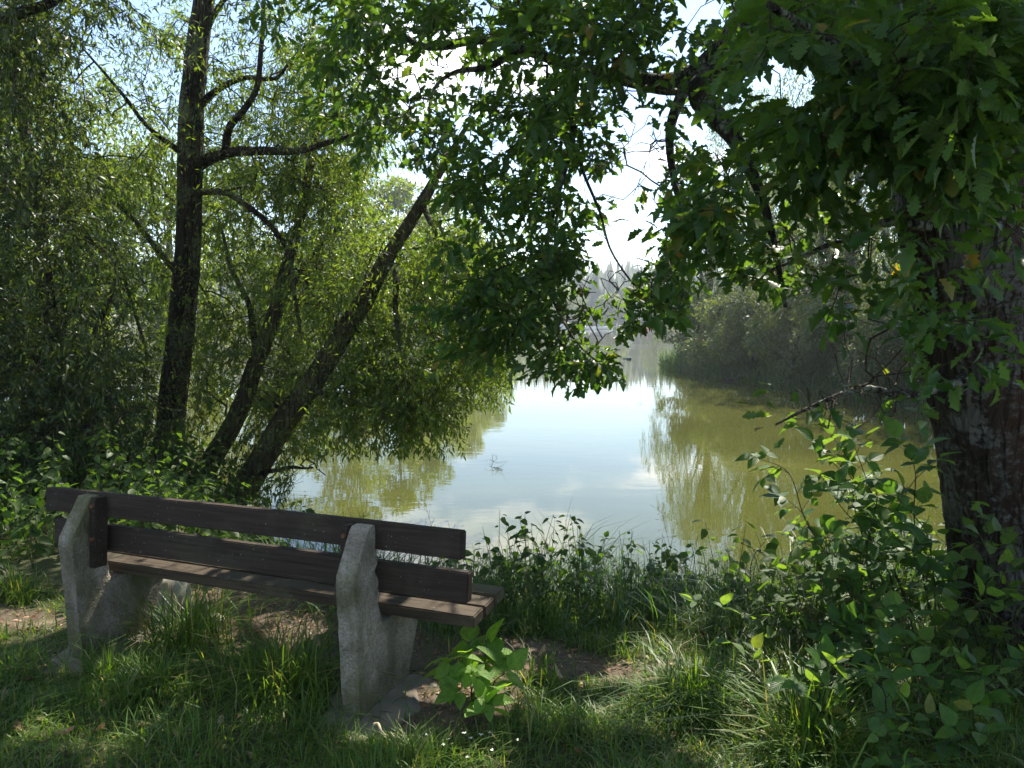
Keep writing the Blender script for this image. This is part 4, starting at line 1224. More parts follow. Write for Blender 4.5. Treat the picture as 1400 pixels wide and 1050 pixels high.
tussock(590, 1040, 0, 260, .14, .25, .004, "fine short tussock below the concrete footing", 68)
tussock(480, 1046, 0, 240, .13, .25, .004, "fine short tussock at the bottom edge in front of the near support", 69)

# bare soil litter: needles, crumbs, small twigs
rng = np.random.default_rng(71)
mb = MB()
P = sample_ground(15000, -3.3, 2.2, 2.2, 4.6, rng, lambda X, Y: (1.05 - grass_mask(X, Y)) * .9 + .3)
P[:, 2] += .013
n = len(P)
a = rng.uniform(0, 2 * np.pi, n)
tipd = np.stack([np.cos(a), np.sin(a), rng.normal(size=n) * .15], -1)
nrmd = norm(np.array([0, 0, 1.0]) + rng.normal(size=(n, 3)) * .3)
Ml = frames(tipd, nrmd); Ml[:, :, 0] *= rng.uniform(.15, 1.0, n)[:, None]
scatter(mb, *CARD, Ml, P, rng.uniform(.012, .04, n), rng.random(n))
tag(link("leaf_litter", mb.mesh("leaf_litter", M_DRY)), "crumbs of dry leaves and twigs strewn over the soil", kind="stuff")

# single fallen leaves
mbh = MB(); v_, f_ = lobed_leaf([(-.15, .006), (0, .01), (.14, .16), (.22, .12), (.36, .24), (.46, .16), (.62, .29), (.72, .17), (.84, .2), (1, .02)], fold=-.45, droop=-.22)
mbh.add(v_, f_)
fl_me = mbh.mesh("fallen_leaf", M_DRY)
spots = [(28, 1010), (55, 995), (110, 930), (95, 1040), (150, 975), (45, 935), (270, 922), (190, 1005), (300, 1000), (340, 1035), (235, 1030), (420, 1005), (705, 960), (735, 905), (770, 935), (815, 920), (850, 905), (690, 1030), (860, 960), (300, 850), (350, 838), (420, 842), (330, 870), (385, 880),
         (10, 860), (45, 850), (20, 880), (545, 1040), (630, 1030), (1000, 1000), (905, 1020), (1330, 985), (1250, 960), (75, 1015), (128, 1010), (15, 960), (760, 1010), (800, 1035), (450, 850), (690, 880), (720, 930), (790, 890)]
rng = np.random.default_rng(72)
for px_, py_ in spots:
    c = on(px_, py_, 0); z = float(height(np.array([c[0]]), np.array([c[1]]))[0])
    o = link("fallen_leaf", fl_me, None, (c[0], c[1], z + .022))
    s_ = rng.uniform(.035, .075)
    o.scale = (s_, s_, s_); o.rotation_euler = (rng.normal() * .35, rng.normal() * .35, rng.uniform(0, 6.28))
    bx_, by_ = bench_local(c[0], c[1])
    where = "on the bare soil below the bench seat" if (abs(bx_) < 1.3 and .2 < by_ < 1.2) else "at the foot of the sapling" if 600 < px_ < 720 and py_ > 900 else "on the brown soil right of the sapling" if 720 <= px_ < 880 else "in the sunlit soil at the left edge" if px_ < 60 and py_ < 900 else "in the grass at the bottom left corner" if px_ < 200 else "in the grass behind the bench" if px_ < 600 else "under the brambles" if px_ > 1100 else "in the grass near the pale tussock"
    tag(o, "dry brown fallen leaf lying " + where, "leaf", "dry fallen leaves")

# pale sticks on the ground and a stone by the far support
def stick(p0, p1, r_, label, name="stick", mat=None):
    p0, p1 = np.array(p0), np.array(p1)
    mb = MB(); P_ = np.array([p0 + (p1 - p0) * t + np.array([0, 0, .012 * math.sin(t * 9)]) + rng.normal(size=3) * .004 for t in np.linspace(0, 1, 7)])
    tube(mb, P_, np.linspace(r_, r_ * .6, 7), 6)
    me = mb.mesh(name, mat or M_STRAW, origin=p0)
    o = link(name, me, None, tuple(p0))
    return tag(o, label, "stick")
M_STRAW = plain_material("dry_straw", (.42, .34, .20), .8)
stick(on(388, 985, .02), on(392, 945, .02), .004, "straight pale straw stalk lying left of the concrete footing")
stick(on(512, 990, .055), on(540, 1012, .04), .006, "short yellow stick lying on the concrete footing")

def stone(px, py, size, label, seed):
    c = on(px, py, .0)
    bm = bmesh.new(); bmesh.ops.create_icosphere(bm, subdivisions=3, radius=1)
    for v in bm.verts:
        k = 1 + .3 * mnoise.noise(v.co * 1.5 + Vector((seed, 0, 0))) + .08 * mnoise.noise(v.co * 5)
        v.co = Vector((v.co.x * size[0] * k, v.co.y * size[1] * k, v.co.z * size[2] * k))
    o = bm_object("stone", bm, M_STONE, None, smooth=True, loc=(c[0], c[1], size[2] * .45))
    tag(o, label, "stone")
stone(232, 838, (.13, .09, .15), "grey rounded boundary stone under the far end of the bench", 3)
stone(292, 850, (.06, .05, .03), "small flat pale stone on the soil below the seat", 7)

# ------------------------------------------------------------------ leafy plants
def compound(rng, centre, out, size, three=True):
    """One leaf of three leaflets: returns positions, tips, normals, sizes."""
    pos, tip, nr, sc = [], [], [], []
    up = norm(np.array([0, 0, 1.0]) + rng.normal(size=3) * .35 + out * .15)
    side = norm(np.cross(out, up))
    for k, (sgn, ss) in enumerate(((0, 1.0), (1, .82), (-1, .82)) if three else ((0, 1.0),)):
        t = norm(out * (1.0 if sgn == 0 else .35) + side * sgn * .95 + np.array([0, 0, -.22]) + rng.normal(size=3) * .12)
        pos.append(centre + (out * size * .18 if sgn == 0 else 0)); tip.append(t); nr.append(norm(up + rng.normal(size=3) * .18)); sc.append(size * ss * rng.uniform(.85, 1.1))
    return pos, tip, nr, sc

ovate_me = {}
def leafy_plant(name, base, label, cat, stems, leafmat, seed, size=(.08, .12), per=9, three=True, stem_mat=None, group=None, individual=True, sr=.004, petiole=.06, template=None, start=.25):
    """Arching stems (lists of points) that carry stalked leaves."""
    rg = np.random.default_rng(seed)
    t = thing(name, base, label, cat, group)
    A = [[], [], [], []]
    for pts in stems:
        mb = MB()
        P, rr = catmull(pts, np.linspace(sr, sr * .35, len(pts)), 6)
        tube(mb, P, rr, 6)
        n = per
        for k in range(n):
            u = start + (1 - start) * (k + rg.random() * .6) / n
            i = min(int(u * (len(P) - 1)), len(P) - 2)
            p = P[i]; d = norm(P[i + 1] - P[i])
            o = norm(np.cross(d, rand_unit(1, rg)[0]) + d * .35 + np.array([0, 0, .2]))
            c = p + o * petiole * rg.uniform(.6, 1.4)
            tube(mb, np.array([p, (p + c) / 2 + np.array([0, 0, .008]), c]), np.array([sr * .4, sr * .35, sr * .3]), 4)
            r4 = compound(rg, c, o, rg.uniform(*size), three)
            for q, x in zip(A, r4): q += x
        r4 = compound(rg, P[-1], norm(P[-1] - P[-2]), rg.uniform(*size), three)
        for q, x in zip(A, r4): q += x
        part("stem", mb, stem_mat or M_GREEN_STEM, t)
    pos, tip, nr, sc = [np.array(q) for q in A]
    Mx_ = frames(tip, nr)
    if individual:
        px, py = project(pos); vis = (px > -30) & (px < 1430) & (py < 1080) & (py > -30)
        od = np.argsort(np.where(vis, np.linalg.norm(pos - np.array([0, 0, CAMZ]), axis=1), 99))
        ids = od[:300]; rest = od[300:]
        key = leafmat.name
        if key not in ovate_me:
            m_ = MB(); m_.add(*OVATE_HI); ovate_me[key] = m_.mesh("leaf", leafmat)
        leaf_objects(ovate_me[key], ids, pos, Mx_, sc, t)
    else:
        rest = np.arange(len(pos))
    if len(rest):
        mb = MB(); scatter(mb, *(template or OVATE), Mx_[rest], pos[rest], sc[rest], rg.random(len(rest)))
        part("leaves", mb, leafmat, t, kind="stuff")
    return t

def arch(base, end, h, rg, n=5):
    base, end = np.array(base, float), np.array(end, float)
    return [base + (end - base) * s + np.array([0, 0, h * math.sin(math.pi * min(s * .9, 1))]) + rg.normal(size=3) * .02 * (0 < s < 1) for s in np.linspace(0, 1, n)]

# bright sapling beside the bench
rg = np.random.default_rng(81)
b0 = on(652, 990, 0.0)
stems = [arch(b0, at(612, 905, 3.0), .05, rg), arch(b0, at(655, 930, 2.95), .06, rg), arch(b0, at(690, 925, 3.0), .05, rg), arch(b0, at(668, 965, 2.85), .03, rg), arch(b0, at(640, 905, 3.1), .05, rg), arch(b0, at(672, 890, 3.2), .05, rg)]
leafy_plant("sapling", b0, "small bright green sapling with toothed leaves beside the bench end", "plant", stems, M_SAPLING, 82, size=(.08, .14), per=4, petiole=.05, start=.35)

# bramble thicket right of the water
rg = np.random.default_rng(83)
stems = []
b1 = at(1235, 830, 3.9)
for k in range(22):
    e = at(rg.uniform(1070, 1290), rg.uniform(610, 800), rg.uniform(3.2, 4.1))
    bb = at(rg.uniform(1150, 1330), rg.uniform(830, 900), rg.uniform(3.4, 4.1)); bb[2] = -.02
    stems.append(arch(bb, e, rg.uniform(.05, .25), rg))
stems.append(arch(at(1180, 850, 3.6) * [1, 1, 0], at(1035, 645, 3.7), .22, rg))
b1[2] = 0
leafy_plant("bramble_bush", b1, "tall arching bramble bush in front of the oak trunk and water", "bush", stems, M_BRAMBLE, 84, size=(.07, .115), per=8, stem_mat=M_TWIG)

stems = []
b2 = on(1240, 1000, 0)
for k in range(24):
    bb = on(rg.uniform(1050, 1400), rg.uniform(930, 1060), 0)
    e = bb + np.array([rg.normal() * .25, rg.normal() * .15, rg.uniform(.15, .42)])
    stems.append(arch(bb, e, .05, rg))
leafy_plant("low_bramble", b2, "low bramble patch sprawling at the bottom right in oak shade", "bush", stems, M_BRAMBLE, 85, size=(.055, .095), per=6, stem_mat=M_TWIG)

stems = []
b3 = on(1350, 900, 0)
for k in range(16):
    bb = on(rg.uniform(1280, 1440), rg.uniform(880, 960), 0)
    e = at(rg.uniform(1290, 1410), rg.uniform(700, 880), rg.uniform(3.0, 3.5))
    stems.append(arch(bb, e, .06, rg))
leafy_plant("ivy_shrub", b3, "dark shrub of rounded leaves climbing round the oak foot", "bush", stems, M_NETTLE_NEAR, 86, size=(.06, .10), per=7, three=False, stem_mat=M_TWIG)

stems = []
b4 = on(1080, 880, 0)
for k in range(20):
    bb = on(rg.uniform(1000, 1190), rg.uniform(840, 940), 0)
    e = bb + np.array([rg.normal() * .15, rg.normal() * .15, rg.uniform(.25, .55)])
    stems.append(arch(bb, e, .03, rg))
leafy_plant("nettle_clump", b4, "leafy clump of nettles with sunlit tops between reeds and brambles", "plant", stems, M_NETTLE_NEAR, 87, size=(.05, .085), per=8, three=False)

# small leafy plant standing dark against the water
stems = []
b5 = at(812, 850, 4.75); b5[2] = float(height(np.array([b5[0]]), np.array([b5[1]]))[0])
for k in range(5):
    stems.append(arch(b5 + rg.normal(size=3) * [.05, .05, 0], at(rg.uniform(790, 845), rg.uniform(730, 775), 4.75), .03, rg))
leafy_plant("waterside_plant", b5, "small round leaved plant standing dark against the shining water", "plant", stems, M_NETTLE_NEAR, 88, size=(.04, .06), per=7, start=.5)
stems = []
b6 = at(900, 860, 4.7); b6[2] = float(height(np.array([b6[0]]), np.array([b6[1]]))[0])
for k in range(7):
    stems.append(arch(b6 + rg.normal(size=3) * [.2, .05, 0], at(rg.uniform(850, 950), rg.uniform(760, 800), 4.75), .03, rg))
leafy_plant("waterside_plant", b6, "wide low plant among the reeds between two tall blade clumps", "plant", stems, M_NETTLE_NEAR, 89, size=(.04, .06), per=7, start=.4)

# tall grass stalks with loose seed heads
def seed_stalk(px, py0, py1, Y, label, seed):
    rg = np.random.default_rng(seed)
    top = at(px, py1, Y); base = at(px + 30, py0, Y); base[2] = float(height(np.array([base[0]]), np.array([base[1]]))[0])
    t = thing("seed_grass", base, label, "grass stalk", "flowering grass stalks by the water")
    mb = MB(); P, rr = catmull([base, (base + top) / 2 + [.02, 0, .02], top], [.0022, .0017, .0008], 8)
    tube(mb, P, rr, 4); part("stalk", mb, M_GREEN_STEM, t)
    mb = MB()
    for k in range(16):
        i = rg.integers(len(P) - 7, len(P)); d = norm(rg.normal(size=3) + [0, 0, .6]) * rg.uniform(.03, .09)
        tube(mb, np.array([P[i], P[i] + d * .6, P[i] + d]), np.array([.0006, .0006, .0018]), 4)
    part("seed_head", mb, M_SEED, t)
seed_stalk(582, 800, 690, 4.9, "thin grass stalk with airy seed head above the upper back slat", 1)
seed_stalk(612, 800, 712, 4.9, "short seeding grass stalk just past the bench end", 2)
seed_stalk(775, 850, 722, 4.8, "seeding grass stalk left of the dark round leaved plant", 3)
seed_stalk(905, 850, 700, 4.8, "tallest seeding grass stalk among the reeds", 4)

# undergrowth behind the bench
rng = np.random.default_rng(91)
mb, mbs = MB(), MB()
Pn = sample_ground(1500, -7.5, -1.3, 4.6, 9.6, rng, lambda X, Y: (lake_sd(X, Y) > .02) * sstep(-1.2, -2.0, X + .25 * (Y - 5)) * (.35 + .65 * patchy(X, Y, .9, 1)))
nP = len(Pn)
pos, tip, nr, sc = [], [], [], []
for p in Pn:
    h_ = rng.uniform(.35, .85) * (.65 + .35 * min(1, max(0, (-p[0] - 1.5) / 1.5)))
    top = p + np.array([rng.normal() * .12, rng.normal() * .12, h_])
    P_ = np.array([p, (p + top) / 2 + rng.normal(size=3) * .03, top])
    tube(mbs, P_, np.array([.004, .003, .0015]), 3, cap=False)
    for k in range(18):
        u = rng.uniform(.2, 1); o = rand_unit(1, rng)[0] * [1, 1, .3]
        c = p + (top - p) * u + o * .03
        pos.append(c); tip.append(norm(o + [0, 0, -.25])); nr.append(norm(np.array([0, 0, 1.0]) + rng.normal(size=3) * .35)); sc.append(rng.uniform(.05, .10) * (1.25 - .5 * u))
pos, tip, nr, sc = map(np.array, (pos, tip, nr, sc))
M6 = lobed_leaf([(0, .01), (.22, .29), (.62, .26), (1, .01)], fold=.25, droop=.25)
scatter(mb, *M6, frames(tip, nr), pos, sc, rng.random(len(pos)))
undergrowth = thing("undergrowth", (-3.5, 6.5, 0), "dense green nettles and weeds behind the bench", "undergrowth")
undergrowth["kind"] = "stuff"
part("leaves", mb, M_NETTLE, undergrowth, kind="stuff"); part("stems", mbs, M_GREEN_STEM, undergrowth, kind="stuff")

# mixed weeds on the bank
rng = np.random.default_rng(93)
mb, mbs = MB(), MB()
Pn = sample_ground(900, -.6, 3.4, 3.9, 5.6, rng, lambda X, Y: (lake_sd(X, Y) > .03) * (lake_sd(X, Y) < 1.25) * sstep(.35, .7, patchy(X, Y, 2.1, 5)))
pos, tip, nr, sc = [], [], [], []
for p in Pn:
    h_ = rng.uniform(.18, .55); top = p + np.array([rng.normal() * .1, rng.normal() * .08, h_])
    tube(mbs, np.array([p, (p + top) / 2 + rng.normal(size=3) * .02, top]), np.array([.003, .0024, .0012]), 3, cap=False)
    big_ = rng.uniform(.6, 1.3)
    for k in range(14):
        u = rng.uniform(.25, 1); o = rand_unit(1, rng)[0] * [1, 1, .3]
        pos.append(p + (top - p) * u + o * .03); tip.append(norm(o + [0, 0, -.2])); nr.append(norm(np.array([0, 0, 1.0]) + rng.normal(size=3) * .4)); sc.append(rng.uniform(.035, .075) * big_)
pos, tip, nr, sc = map(np.array, (pos, tip, nr, sc))
scatter(mb, *M6, frames(tip, nr), pos, sc, rng.random(len(pos)))
weeds = thing("weeds", (1, 4.7, 0), "leafy weeds mixed into the long grass of the bank", "weeds"); weeds["kind"] = "stuff"
part("leaves", mb, M_NETTLE, weeds, kind="stuff"); part("stems", mbs, M_GREEN_STEM, weeds, kind="stuff")

# pale tiny flowers under the sapling
rng = np.random.default_rng(92)
c0 = on(645, 1008, .06)
fl = thing("chickweed_patch", (c0[0], c0[1], 0), "patch of tiny white flowers in grass under the sapling", "flowers")
mb = MB()
n = 14
P = c0 + rng.normal(size=(n, 3)) * [.12, .08, .025]
for k in range(5):
    a = rng.uniform(0, 6.28, n)
    scatter(mb, *CARD, frames(np.stack([np.cos(a), np.sin(a), np.full(n, .3)], -1), np.tile([0, 0, 1.0], (n, 1)) + rng.normal(size=(n, 3)) * .2), P, rng.uniform(.006, .012, n), rng.random(n))
part("petals", mb, M_FLOWER, fl, kind="stuff")
mb = MB()
for p in P: tube(mb, np.array([p - [0, 0, p[2] - .0], p]), np.array([.0008, .0008]), 3, cap=False)
part("stalks", mb, M_GREEN_STEM, fl, kind="stuff")

# ------------------------------------------------------------------ driftwood in the lake
def water_branch(px, py, size, label, seed):
    rg = np.random.default_rng(seed)
    c = on(px, py, WATER_Z)
    mb = MB()
    def rec(p, d, L, r_, k):
        q = [p]; dd = d
        for _ in range(4):
            dd = norm(dd + rg.normal(size=3) * .28 + np.array([0, 0, -.03])); q.append(q[-1] + dd * L / 4)
        tube(mb, np.array(q), np.linspace(r_, r_ * .5, 5), 5)
        if k > 0:
            for _ in range(3): rec(q[rg.integers(1, 5)], norm(dd + rg.normal(size=3) * .8 * [1, .6, .8]), L * .62, r_ * .55, k - 1)
    rec(c + np.array([0, 0, -.06]), norm(np.array([.9, .1, .55])), size, .006, 2)
    rec(c + np.array([.1, 0, -.06]), norm(np.array([.25, .2, .8])), size * .7, .005, 2)
    o = link("fallen_branch", mb.mesh("fallen_branch", M_TWIG, origin=c), None, tuple(c))
    tag(o, label, "branch")
water_branch(662, 638, .42, "bare tangled branch poking out of the open water", 3)
water_branch(872, 552, .22, "small forked twig sticking out of the water near the oak spray", 9)

# ------------------------------------------------------------------ trees round the lake
def shore_tree(name, x, y, h, rad, label, group, seed, mat, n=7000, card=(.14, .26), weep=False, trunk=.16, bark=None):
    rg = np.random.default_rng(seed)
    z0 = float(height(np.array([x]), np.array([y]))[0])
    t = thing(name, (x, y, z0), label, "tree", group)
    mb = MB()
    lean = rg.normal(size=2) * .04 * h
    ctrl = [((x, y, z0 - .3), trunk * 1.3), ((x, y, z0 + .1 * h), trunk), ((x + lean[0] * .5, y + lean[1] * .5, z0 + .45 * h), trunk * .7), ((x + lean[0], y + lean[1], z0 + .88 * h), trunk * .2)]
    P, rr = limb_mesh(mb, [(np.array(a), b) for a, b in ctrl], seg=8, sub=6, bark=.08, freq=6, wob=.1)
    lumps = []
    for k in range(26 if weep else 16):
        a = rg.uniform(0, 6.28); u = rg.uniform(.10 if weep else .22, .97)
        rmax = rad * math.sin(math.pi * min(1, max(.08, (u + .12) / 1.18))) ** .6
        q = np.array([x + math.cos(a) * rmax * rg.uniform(.35, .8), y + math.sin(a) * rmax * rg.uniform(.35, .8), z0 + h * u])
        lumps.append((q, rad * rg.uniform(.28, .48)))
        i = int(len(P) * min(.9, u * .8)); s_ = P[i]
        tube(mb, np.array([s_, (s_ + q) / 2 + [0, 0, .15 * rad * .3], q]), np.array([trunk * .3, trunk * .2, trunk * .06]), 5)
    part("trunk", mb, bark or M_WILLOW_BARK, t)
    mbl = MB()
    per = n // len(lumps)
    if not weep:
        for q, r_ in lumps:
            d = rand_unit(per, rg); rr_ = r_ * rg.uniform(.45, 1.08, per) ** .6
            p = q + d * rr_[:, None] * [1, 1, .8]
            tp = norm(d + rg.normal(size=(per, 3)) * .5 + [0, 0, -.5]); nn = norm(d * .6 + rg.normal(size=(per, 3)) * .5 + [0, 0, .7])
            scatter(mbl, *CARD, frames(tp, nn), p, rg.uniform(*card, per), rg.random(per))
    else:
        m = 22
        for q, r_ in lumps:
            ns = per // m
            d = rand_unit(ns, rg); d[:, 2] = np.abs(d[:, 2]) * .8
            s0 = q + d * r_
            L = rg.uniform(.8, 2.4, ns)
            k = np.arange(m) / m
            p = s0[:, None] + np.array([0, 0, -1.0]) * (L[:, None] * k)[..., None] + d[:, None] * [1, 1, 0] * (.35 * k * (1 - .4 * k))[None, :, None] + rg.normal(size=(ns, m, 3)) * .05
            p = p.reshape(-1, 3)
            p = p[p[:, 2] > WATER_Z + .15]
            tp = norm(rg.normal(size=p.shape) * .5 + [0, 0, -1.0]); nn = norm(rg.normal(size=p.shape) + [0, 0, .3])
            scatter(mbl, *CARD, frames(tp, nn) * np.array([.55, 1, 1]), p, rg.uniform(*card, len(p)), rg.random(len(p)))
    part("crown", mbl, mat, t, kind="stuff")

LS = [(-19.5, 28, 11.5, 4.2), (-19.8, 34, 12, 4.2), (-18.0, 40, 12.5, 4.2), (-15.6, 47, 12.5, 4.3), (-11.2, 54, 12.5, 3.8), (-9.2, 63, 13, 3.8), (-7.6, 74, 13, 3.8), (-5.6, 89, 12.5, 4.2), (-3.8, 106, 11.5, 4.5)]
LBL = ["sunlit tree on the left shore seen behind the dark thicket", "shore tree filling the gap beside the upright willow trunk", "shore tree behind the upright willow trunk", "shore tree behind the mossy leaning willow stem", "shore tree behind the steep leaning willow",
       "light green shore tree beyond the leaning willow's drooping crown", "shore tree seen past the tip of the leaning willow", "smaller distant shore tree at the point of the left bank", "faintest distant tree at the end of the left shore"]
for i, (x, y, h, r_) in enumerate(LS):
    shore_tree("shore_tree", x, y, h, r_, LBL[i], "trees along the left shore", 200 + i, M_SHORE, n=9500, card=(.18, .34) if y < 60 else (.24, .45), trunk=.2)
# shrubs closing the left shore down to the water
for i, (x, y, h, r_) in enumerate([(-17.5, 30, 4, 2.6), (-16.2, 37.5, 4, 2.6), (-13.2, 45.5, 4, 2.6), (-9.6, 56, 4, 2.6), (-7.2, 68, 4, 2.6), (-5.2, 80, 4.5, 3)]):
    shore_tree("shore_shrub", x, y, h, r_, ["waterside shrub under the leftmost shore tree", "waterside shrub behind the upright willow", "waterside shrub behind the mossy willow stem", "waterside shrub behind the leaning willow's foliage", "waterside shrub at the left end of the shining water", "last small shrub on the left point"][i], "shrubs along the left shore", 230 + i, M_SHORE, n=4500, card=(.16, .34), trunk=.08)

RW = [(13.6, 18.5, 10, 3.6), (12.4, 23.5, 11, 3.6), (11.6, 28.5, 11.5, 3.4), (10.9, 33.5, 12, 3.2), (12.5, 39.5, 12, 3.6), (11.9, 20.6, 9, 3.0), (10.9, 26.0, 9, 2.8), (12.2, 14.6, 8.5, 3.0), (9.6, 38.5, 8.5, 3.0)]
RL = ["grey willow on the right shore nearest the oak trunk", "grey weeping willow showing between the oak sprays", "silvery willow overhanging the right shore", "weeping willow at the tip of the right shore trailing into the water", "hazy willow behind the tip of the right shore", "lower grey willow leaning out left of the oak trunk", "rounded weeping willow in the middle of the right shore", "willow hidden mostly behind the oak trunk", "outermost weeping willow reaching left over the shining water"]
for i, (x, y, h, r_) in enumerate(RW):
    shore_tree("weeping_willow", x, y, h, r_, RL[i], "willows along the right shore", 260 + i, M_WILLOW_FAR, n=19000, card=(.10, .19), weep=True, trunk=.24)
for i, (x, y, h, r_) in enumerate([(10.2, 13.0, 3.6, 2.0), (11.0, 20.5, 3.4, 2.2), (9.5, 26.0, 3.0, 2.0), (8.7, 31.0, 2.6, 1.8), (10.4, 16.6, 2.6, 1.8), (10.2, 23.2, 2.8, 1.9), (9.0, 28.6, 2.8, 1.9), (8.4, 34.4, 2.8, 1.8)]):
    shore_tree("willow_shrub", x, y, h, r_, ["bushy willow shrub at the water behind the oak trunk", "rounded willow shrub under the oak's lower spray", "low willow shrub on the right shore", "small willow shrub at the right shore's tip", "dense shrub dipping into the water left of the oak trunk", "shrub between the two nearer right shore willows", "grey shrub behind the driftwood log", "farthest low shrub on the right shore"][i], "shrubs along the right shore", 280 + i, M_WILLOW_FAR, n=9000, card=(.09, .17), trunk=.07)
# reeds along the right shore
rng = np.random.default_rng(96)
mb = MB()
X = rng.uniform(6.5, 12.5, 26000); Y = rng.uniform(8, 43, 26000)
sd = lake_sd(X, Y); k = (sd > -.35) & (sd < .9)
X, Y, sd = X[k], Y[k], sd[k]
blades(mb, np.stack([X, Y, np.maximum(height(X, Y), WATER_Z - .1)], -1), rng.uniform(.5, 1.2, len(X)), .02 * rng.uniform(.6, 1.4, len(X)), rng)
tag(link("reeds", mb.mesh("reeds", M_REED)), "fringe of green reeds along the right shore", kind="stuff")
# fallen trunk at the foot of the right shore
mb = MB(); P, rr = catmull([(10.6, 27.5, -.1), (9.2, 28.0, -.35), (8.4, 28.3, -.55), (7.6, 28.6, -.74)], [.12, .10, .07, .04], 8)
tube(mb, P, rr, 8, bark=.1)
o = link("driftwood_log", mb.mesh("driftwood_log", M_WILLOW_BARK, origin=(10.6, 27.5, -.1)), None, (10.6, 27.5, -.1)); tag(o, "grey dead log lying from the right shore into the water", "log")

# distant forest
rng = np.random.default_rng(95)
mb = MB()
nf = 1500
X = rng.uniform(-150, 190, nf); Y = 192 + rng.random(nf) ** 1.2 * 110 + np.abs(X - 20) * .1
Zg = height(X, Y); Hf = rng.uniform(11, 16.5, nf); Rf = Hf * rng.uniform(.17, .27, nf)
for lvl in range(6):
    u = lvl / 6
    th = np.linspace(0, 2 * np.pi, 9, endpoint=False)
    zz = Zg + Hf * (.08 + .84 * u); zt = Zg + Hf * min(1, .08 + .84 * u + .34); rr_ = Rf * (1 - u) * rng.uniform(.8, 1.2, nf)
    jit = rng.uniform(.6, 1.25, (nf, 9))
    ring = np.stack([X[:, None] + np.cos(th) * rr_[:, None] * jit, Y[:, None] + np.sin(th) * rr_[:, None] * jit, zz[:, None] - Hf[:, None] * .04 * jit], -1)
    V = np.concatenate([ring, np.stack([X, Y, zt], -1)[:, None]], 1)
    k = np.arange(9); q = np.stack([k, (k + 1) % 9, np.full(9, 9)], -1)
    F = (q[None] + (np.arange(nf) * 10)[:, None, None]).reshape(-1, 3)
    mb.add(V.reshape(-1, 3), [F], np.repeat(rng.random(nf), 10))
tag(link("forest", mb.mesh("forest", M_CONIFER, smooth=False)), "hazy conifer forest covering the far shore", kind="stuff")
for i, (x, y, h, r_) in enumerate([(2, 186.5, 8, 4.5), (13, 190, 9, 5), (24, 190, 7, 4), (36, 188, 9, 5), (47, 190, 8, 4.5)]):
    shore_tree("far_shore_tree", x, y, h, r_, ["pale round tree on the far shore, first from the left point", "pale tree behind the moored boats", "low round tree between the boats and the red float", "tree on the far shore beyond the red float", "hazy far shore tree nearest the right willows"][i], "round trees on the far shore", 300 + i, M_SHORE, n=2600, card=(.5, 1.0), trunk=.3)

# boats moored under the far shore
def boat(x, y, L, rz, label, cover):
    t = thing("moored_boat", (x, y, WATER_Z), label, "boat", "boats moored at the far shore", rz)
    bm = bmesh.new()
    sec = []
    for u in np.linspace(0, 1, 9):
        w = L * .17 * (1 - max(0, (u - .45) / .55) ** 2.2) * (.85 if u < .02 else 1); sh = .55 + .25 * u * u
        xx = (u - .5) * L
        sec.append([bm.verts.new((xx, yy, zz)) for yy, zz in ((-w, sh), (-w * .8, .1), (0, -.15), (w * .8, .1), (w, sh))])
    for a, b in zip(sec[:-1], sec[1:]):
        for k in range(4): bm.faces.new((a[k], b[k], b[k + 1], a[k + 1]))
        bm.faces.new((a[4], b[4], b[0], a[0]))
    bm.faces.new(sec[0])
    bm_object("hull", bm, M_WHITE, t)
    bm = bmesh.new(); bmesh.ops.create_cube(bm, size=1)
    for v in bm.verts:
        k = .7 if v.co.z > 0 else 1
        v.co = Vector((v.co.x * L * .34 * k - L * .05, v.co.y * L * .22 * k, .85 + v.co.z * .6))
    bmesh.ops.bevel(bm, geom=list(bm.edges), offset=.08, segments=2, affect='EDGES')
    bm_object("cabin", bm, cover, t)
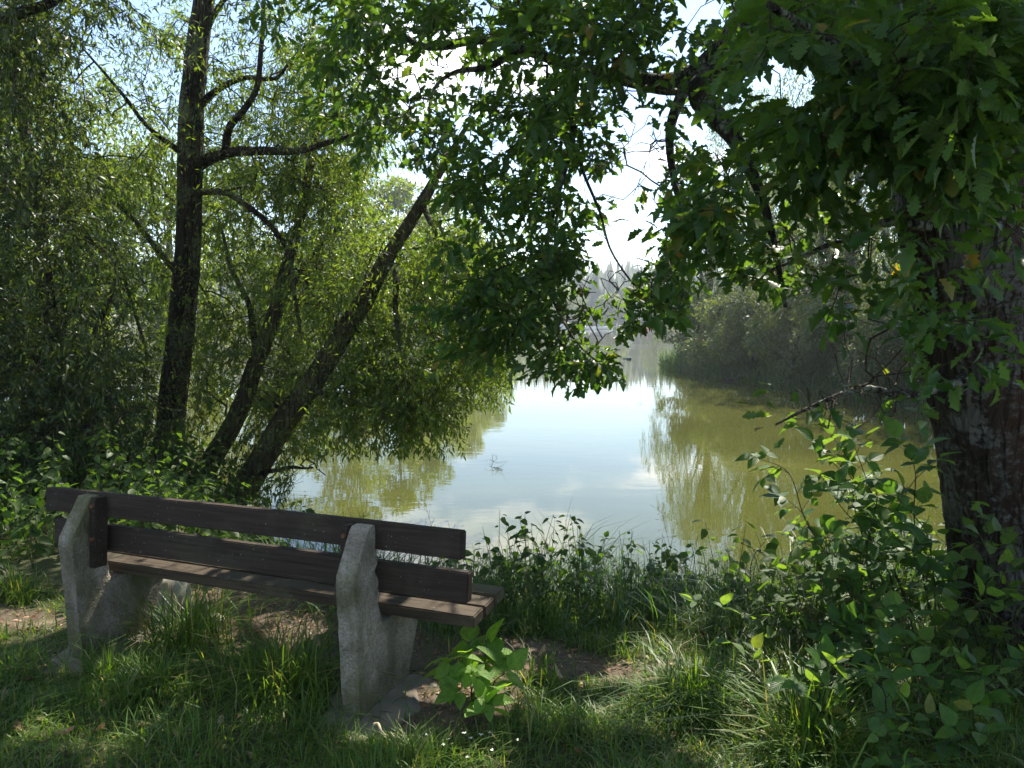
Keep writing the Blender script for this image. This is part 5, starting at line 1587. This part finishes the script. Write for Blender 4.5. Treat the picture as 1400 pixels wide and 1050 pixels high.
for a in [(11.5, 181, 6.5, .2, "white boat at the left end of the far moorings", M_BLUEGREY), (16.5, 180, 6.0, -.3, "white cabin boat second along the far moorings", M_WHITE), (21.0, 181, 5.5, .1, "white boat with grey cover third along the far moorings", M_BLUEGREY), (27.0, 179, 5.0, .5, "lone white boat at the right end of the far moorings", M_WHITE)]:
    boat(*a)
fb = thing("red_float", (31.0, 177, WATER_Z), "red float standing in the water of the far bay", "buoy")
bm = bmesh.new(); bmesh.ops.create_cone(bm, cap_ends=True, segments=12, radius1=.55, radius2=.3, depth=1.1)
bm_object("float_body", bm, M_REDP, fb, loc=(0, 0, .45))
bm = bmesh.new(); bmesh.ops.create_cone(bm, cap_ends=True, segments=8, radius1=.05, radius2=.05, depth=.8)
bm_object("pole", bm, M_WHITE, fb, loc=(0, 0, 1.4))
jt = thing("jetty", (15, 184, WATER_Z), "pale wooden jetty behind the far moored boats", "jetty")
for k in range(26):
    bm = bmesh.new(); bmesh.ops.create_cube(bm, size=1)
    for v in bm.verts: v.co = Vector((v.co.x * .72, v.co.y * 1.6, v.co.z * .12))
    bm_object("plank", bm, M_PALE, jt, loc=((k - 13) * .8, 0, .6))
for k in range(7):
    bm = bmesh.new(); bmesh.ops.create_cone(bm, cap_ends=True, segments=8, radius1=.12, radius2=.12, depth=2.4)
    bm_object("post", bm, M_PALE, jt, loc=((k - 3) * 3.3, -.95, .2))

# ------------------------------------------------------------------ haze over the lake
HAZE = True
if HAZE:
    bm = bmesh.new(); bmesh.ops.create_cube(bm, size=1)
    x0, x1, y0, y1, z0, z1 = -800, 800, -200, 800, -3.5, 42
    for v in bm.verts:
        v.co = Vector((x0 if v.co.x < 0 else x1, y0 if v.co.y < 0 else y1, z0 if v.co.z < 0 else z1))
    m, n, l = new_mat("lake_haze")
    out = n.new("ShaderNodeOutputMaterial"); pv = n.new("ShaderNodeVolumePrincipled")
    pv.inputs["Color"].default_value = (.86, .92, 1.0, 1); pv.inputs["Density"].default_value = .0009; pv.inputs["Anisotropy"].default_value = .3
    l.new(pv.outputs[0], out.inputs["Volume"])
    hz = bm_object("haze", bm, m, None)
    tag(hz, "thin bluish haze over the lake", kind="stuff")
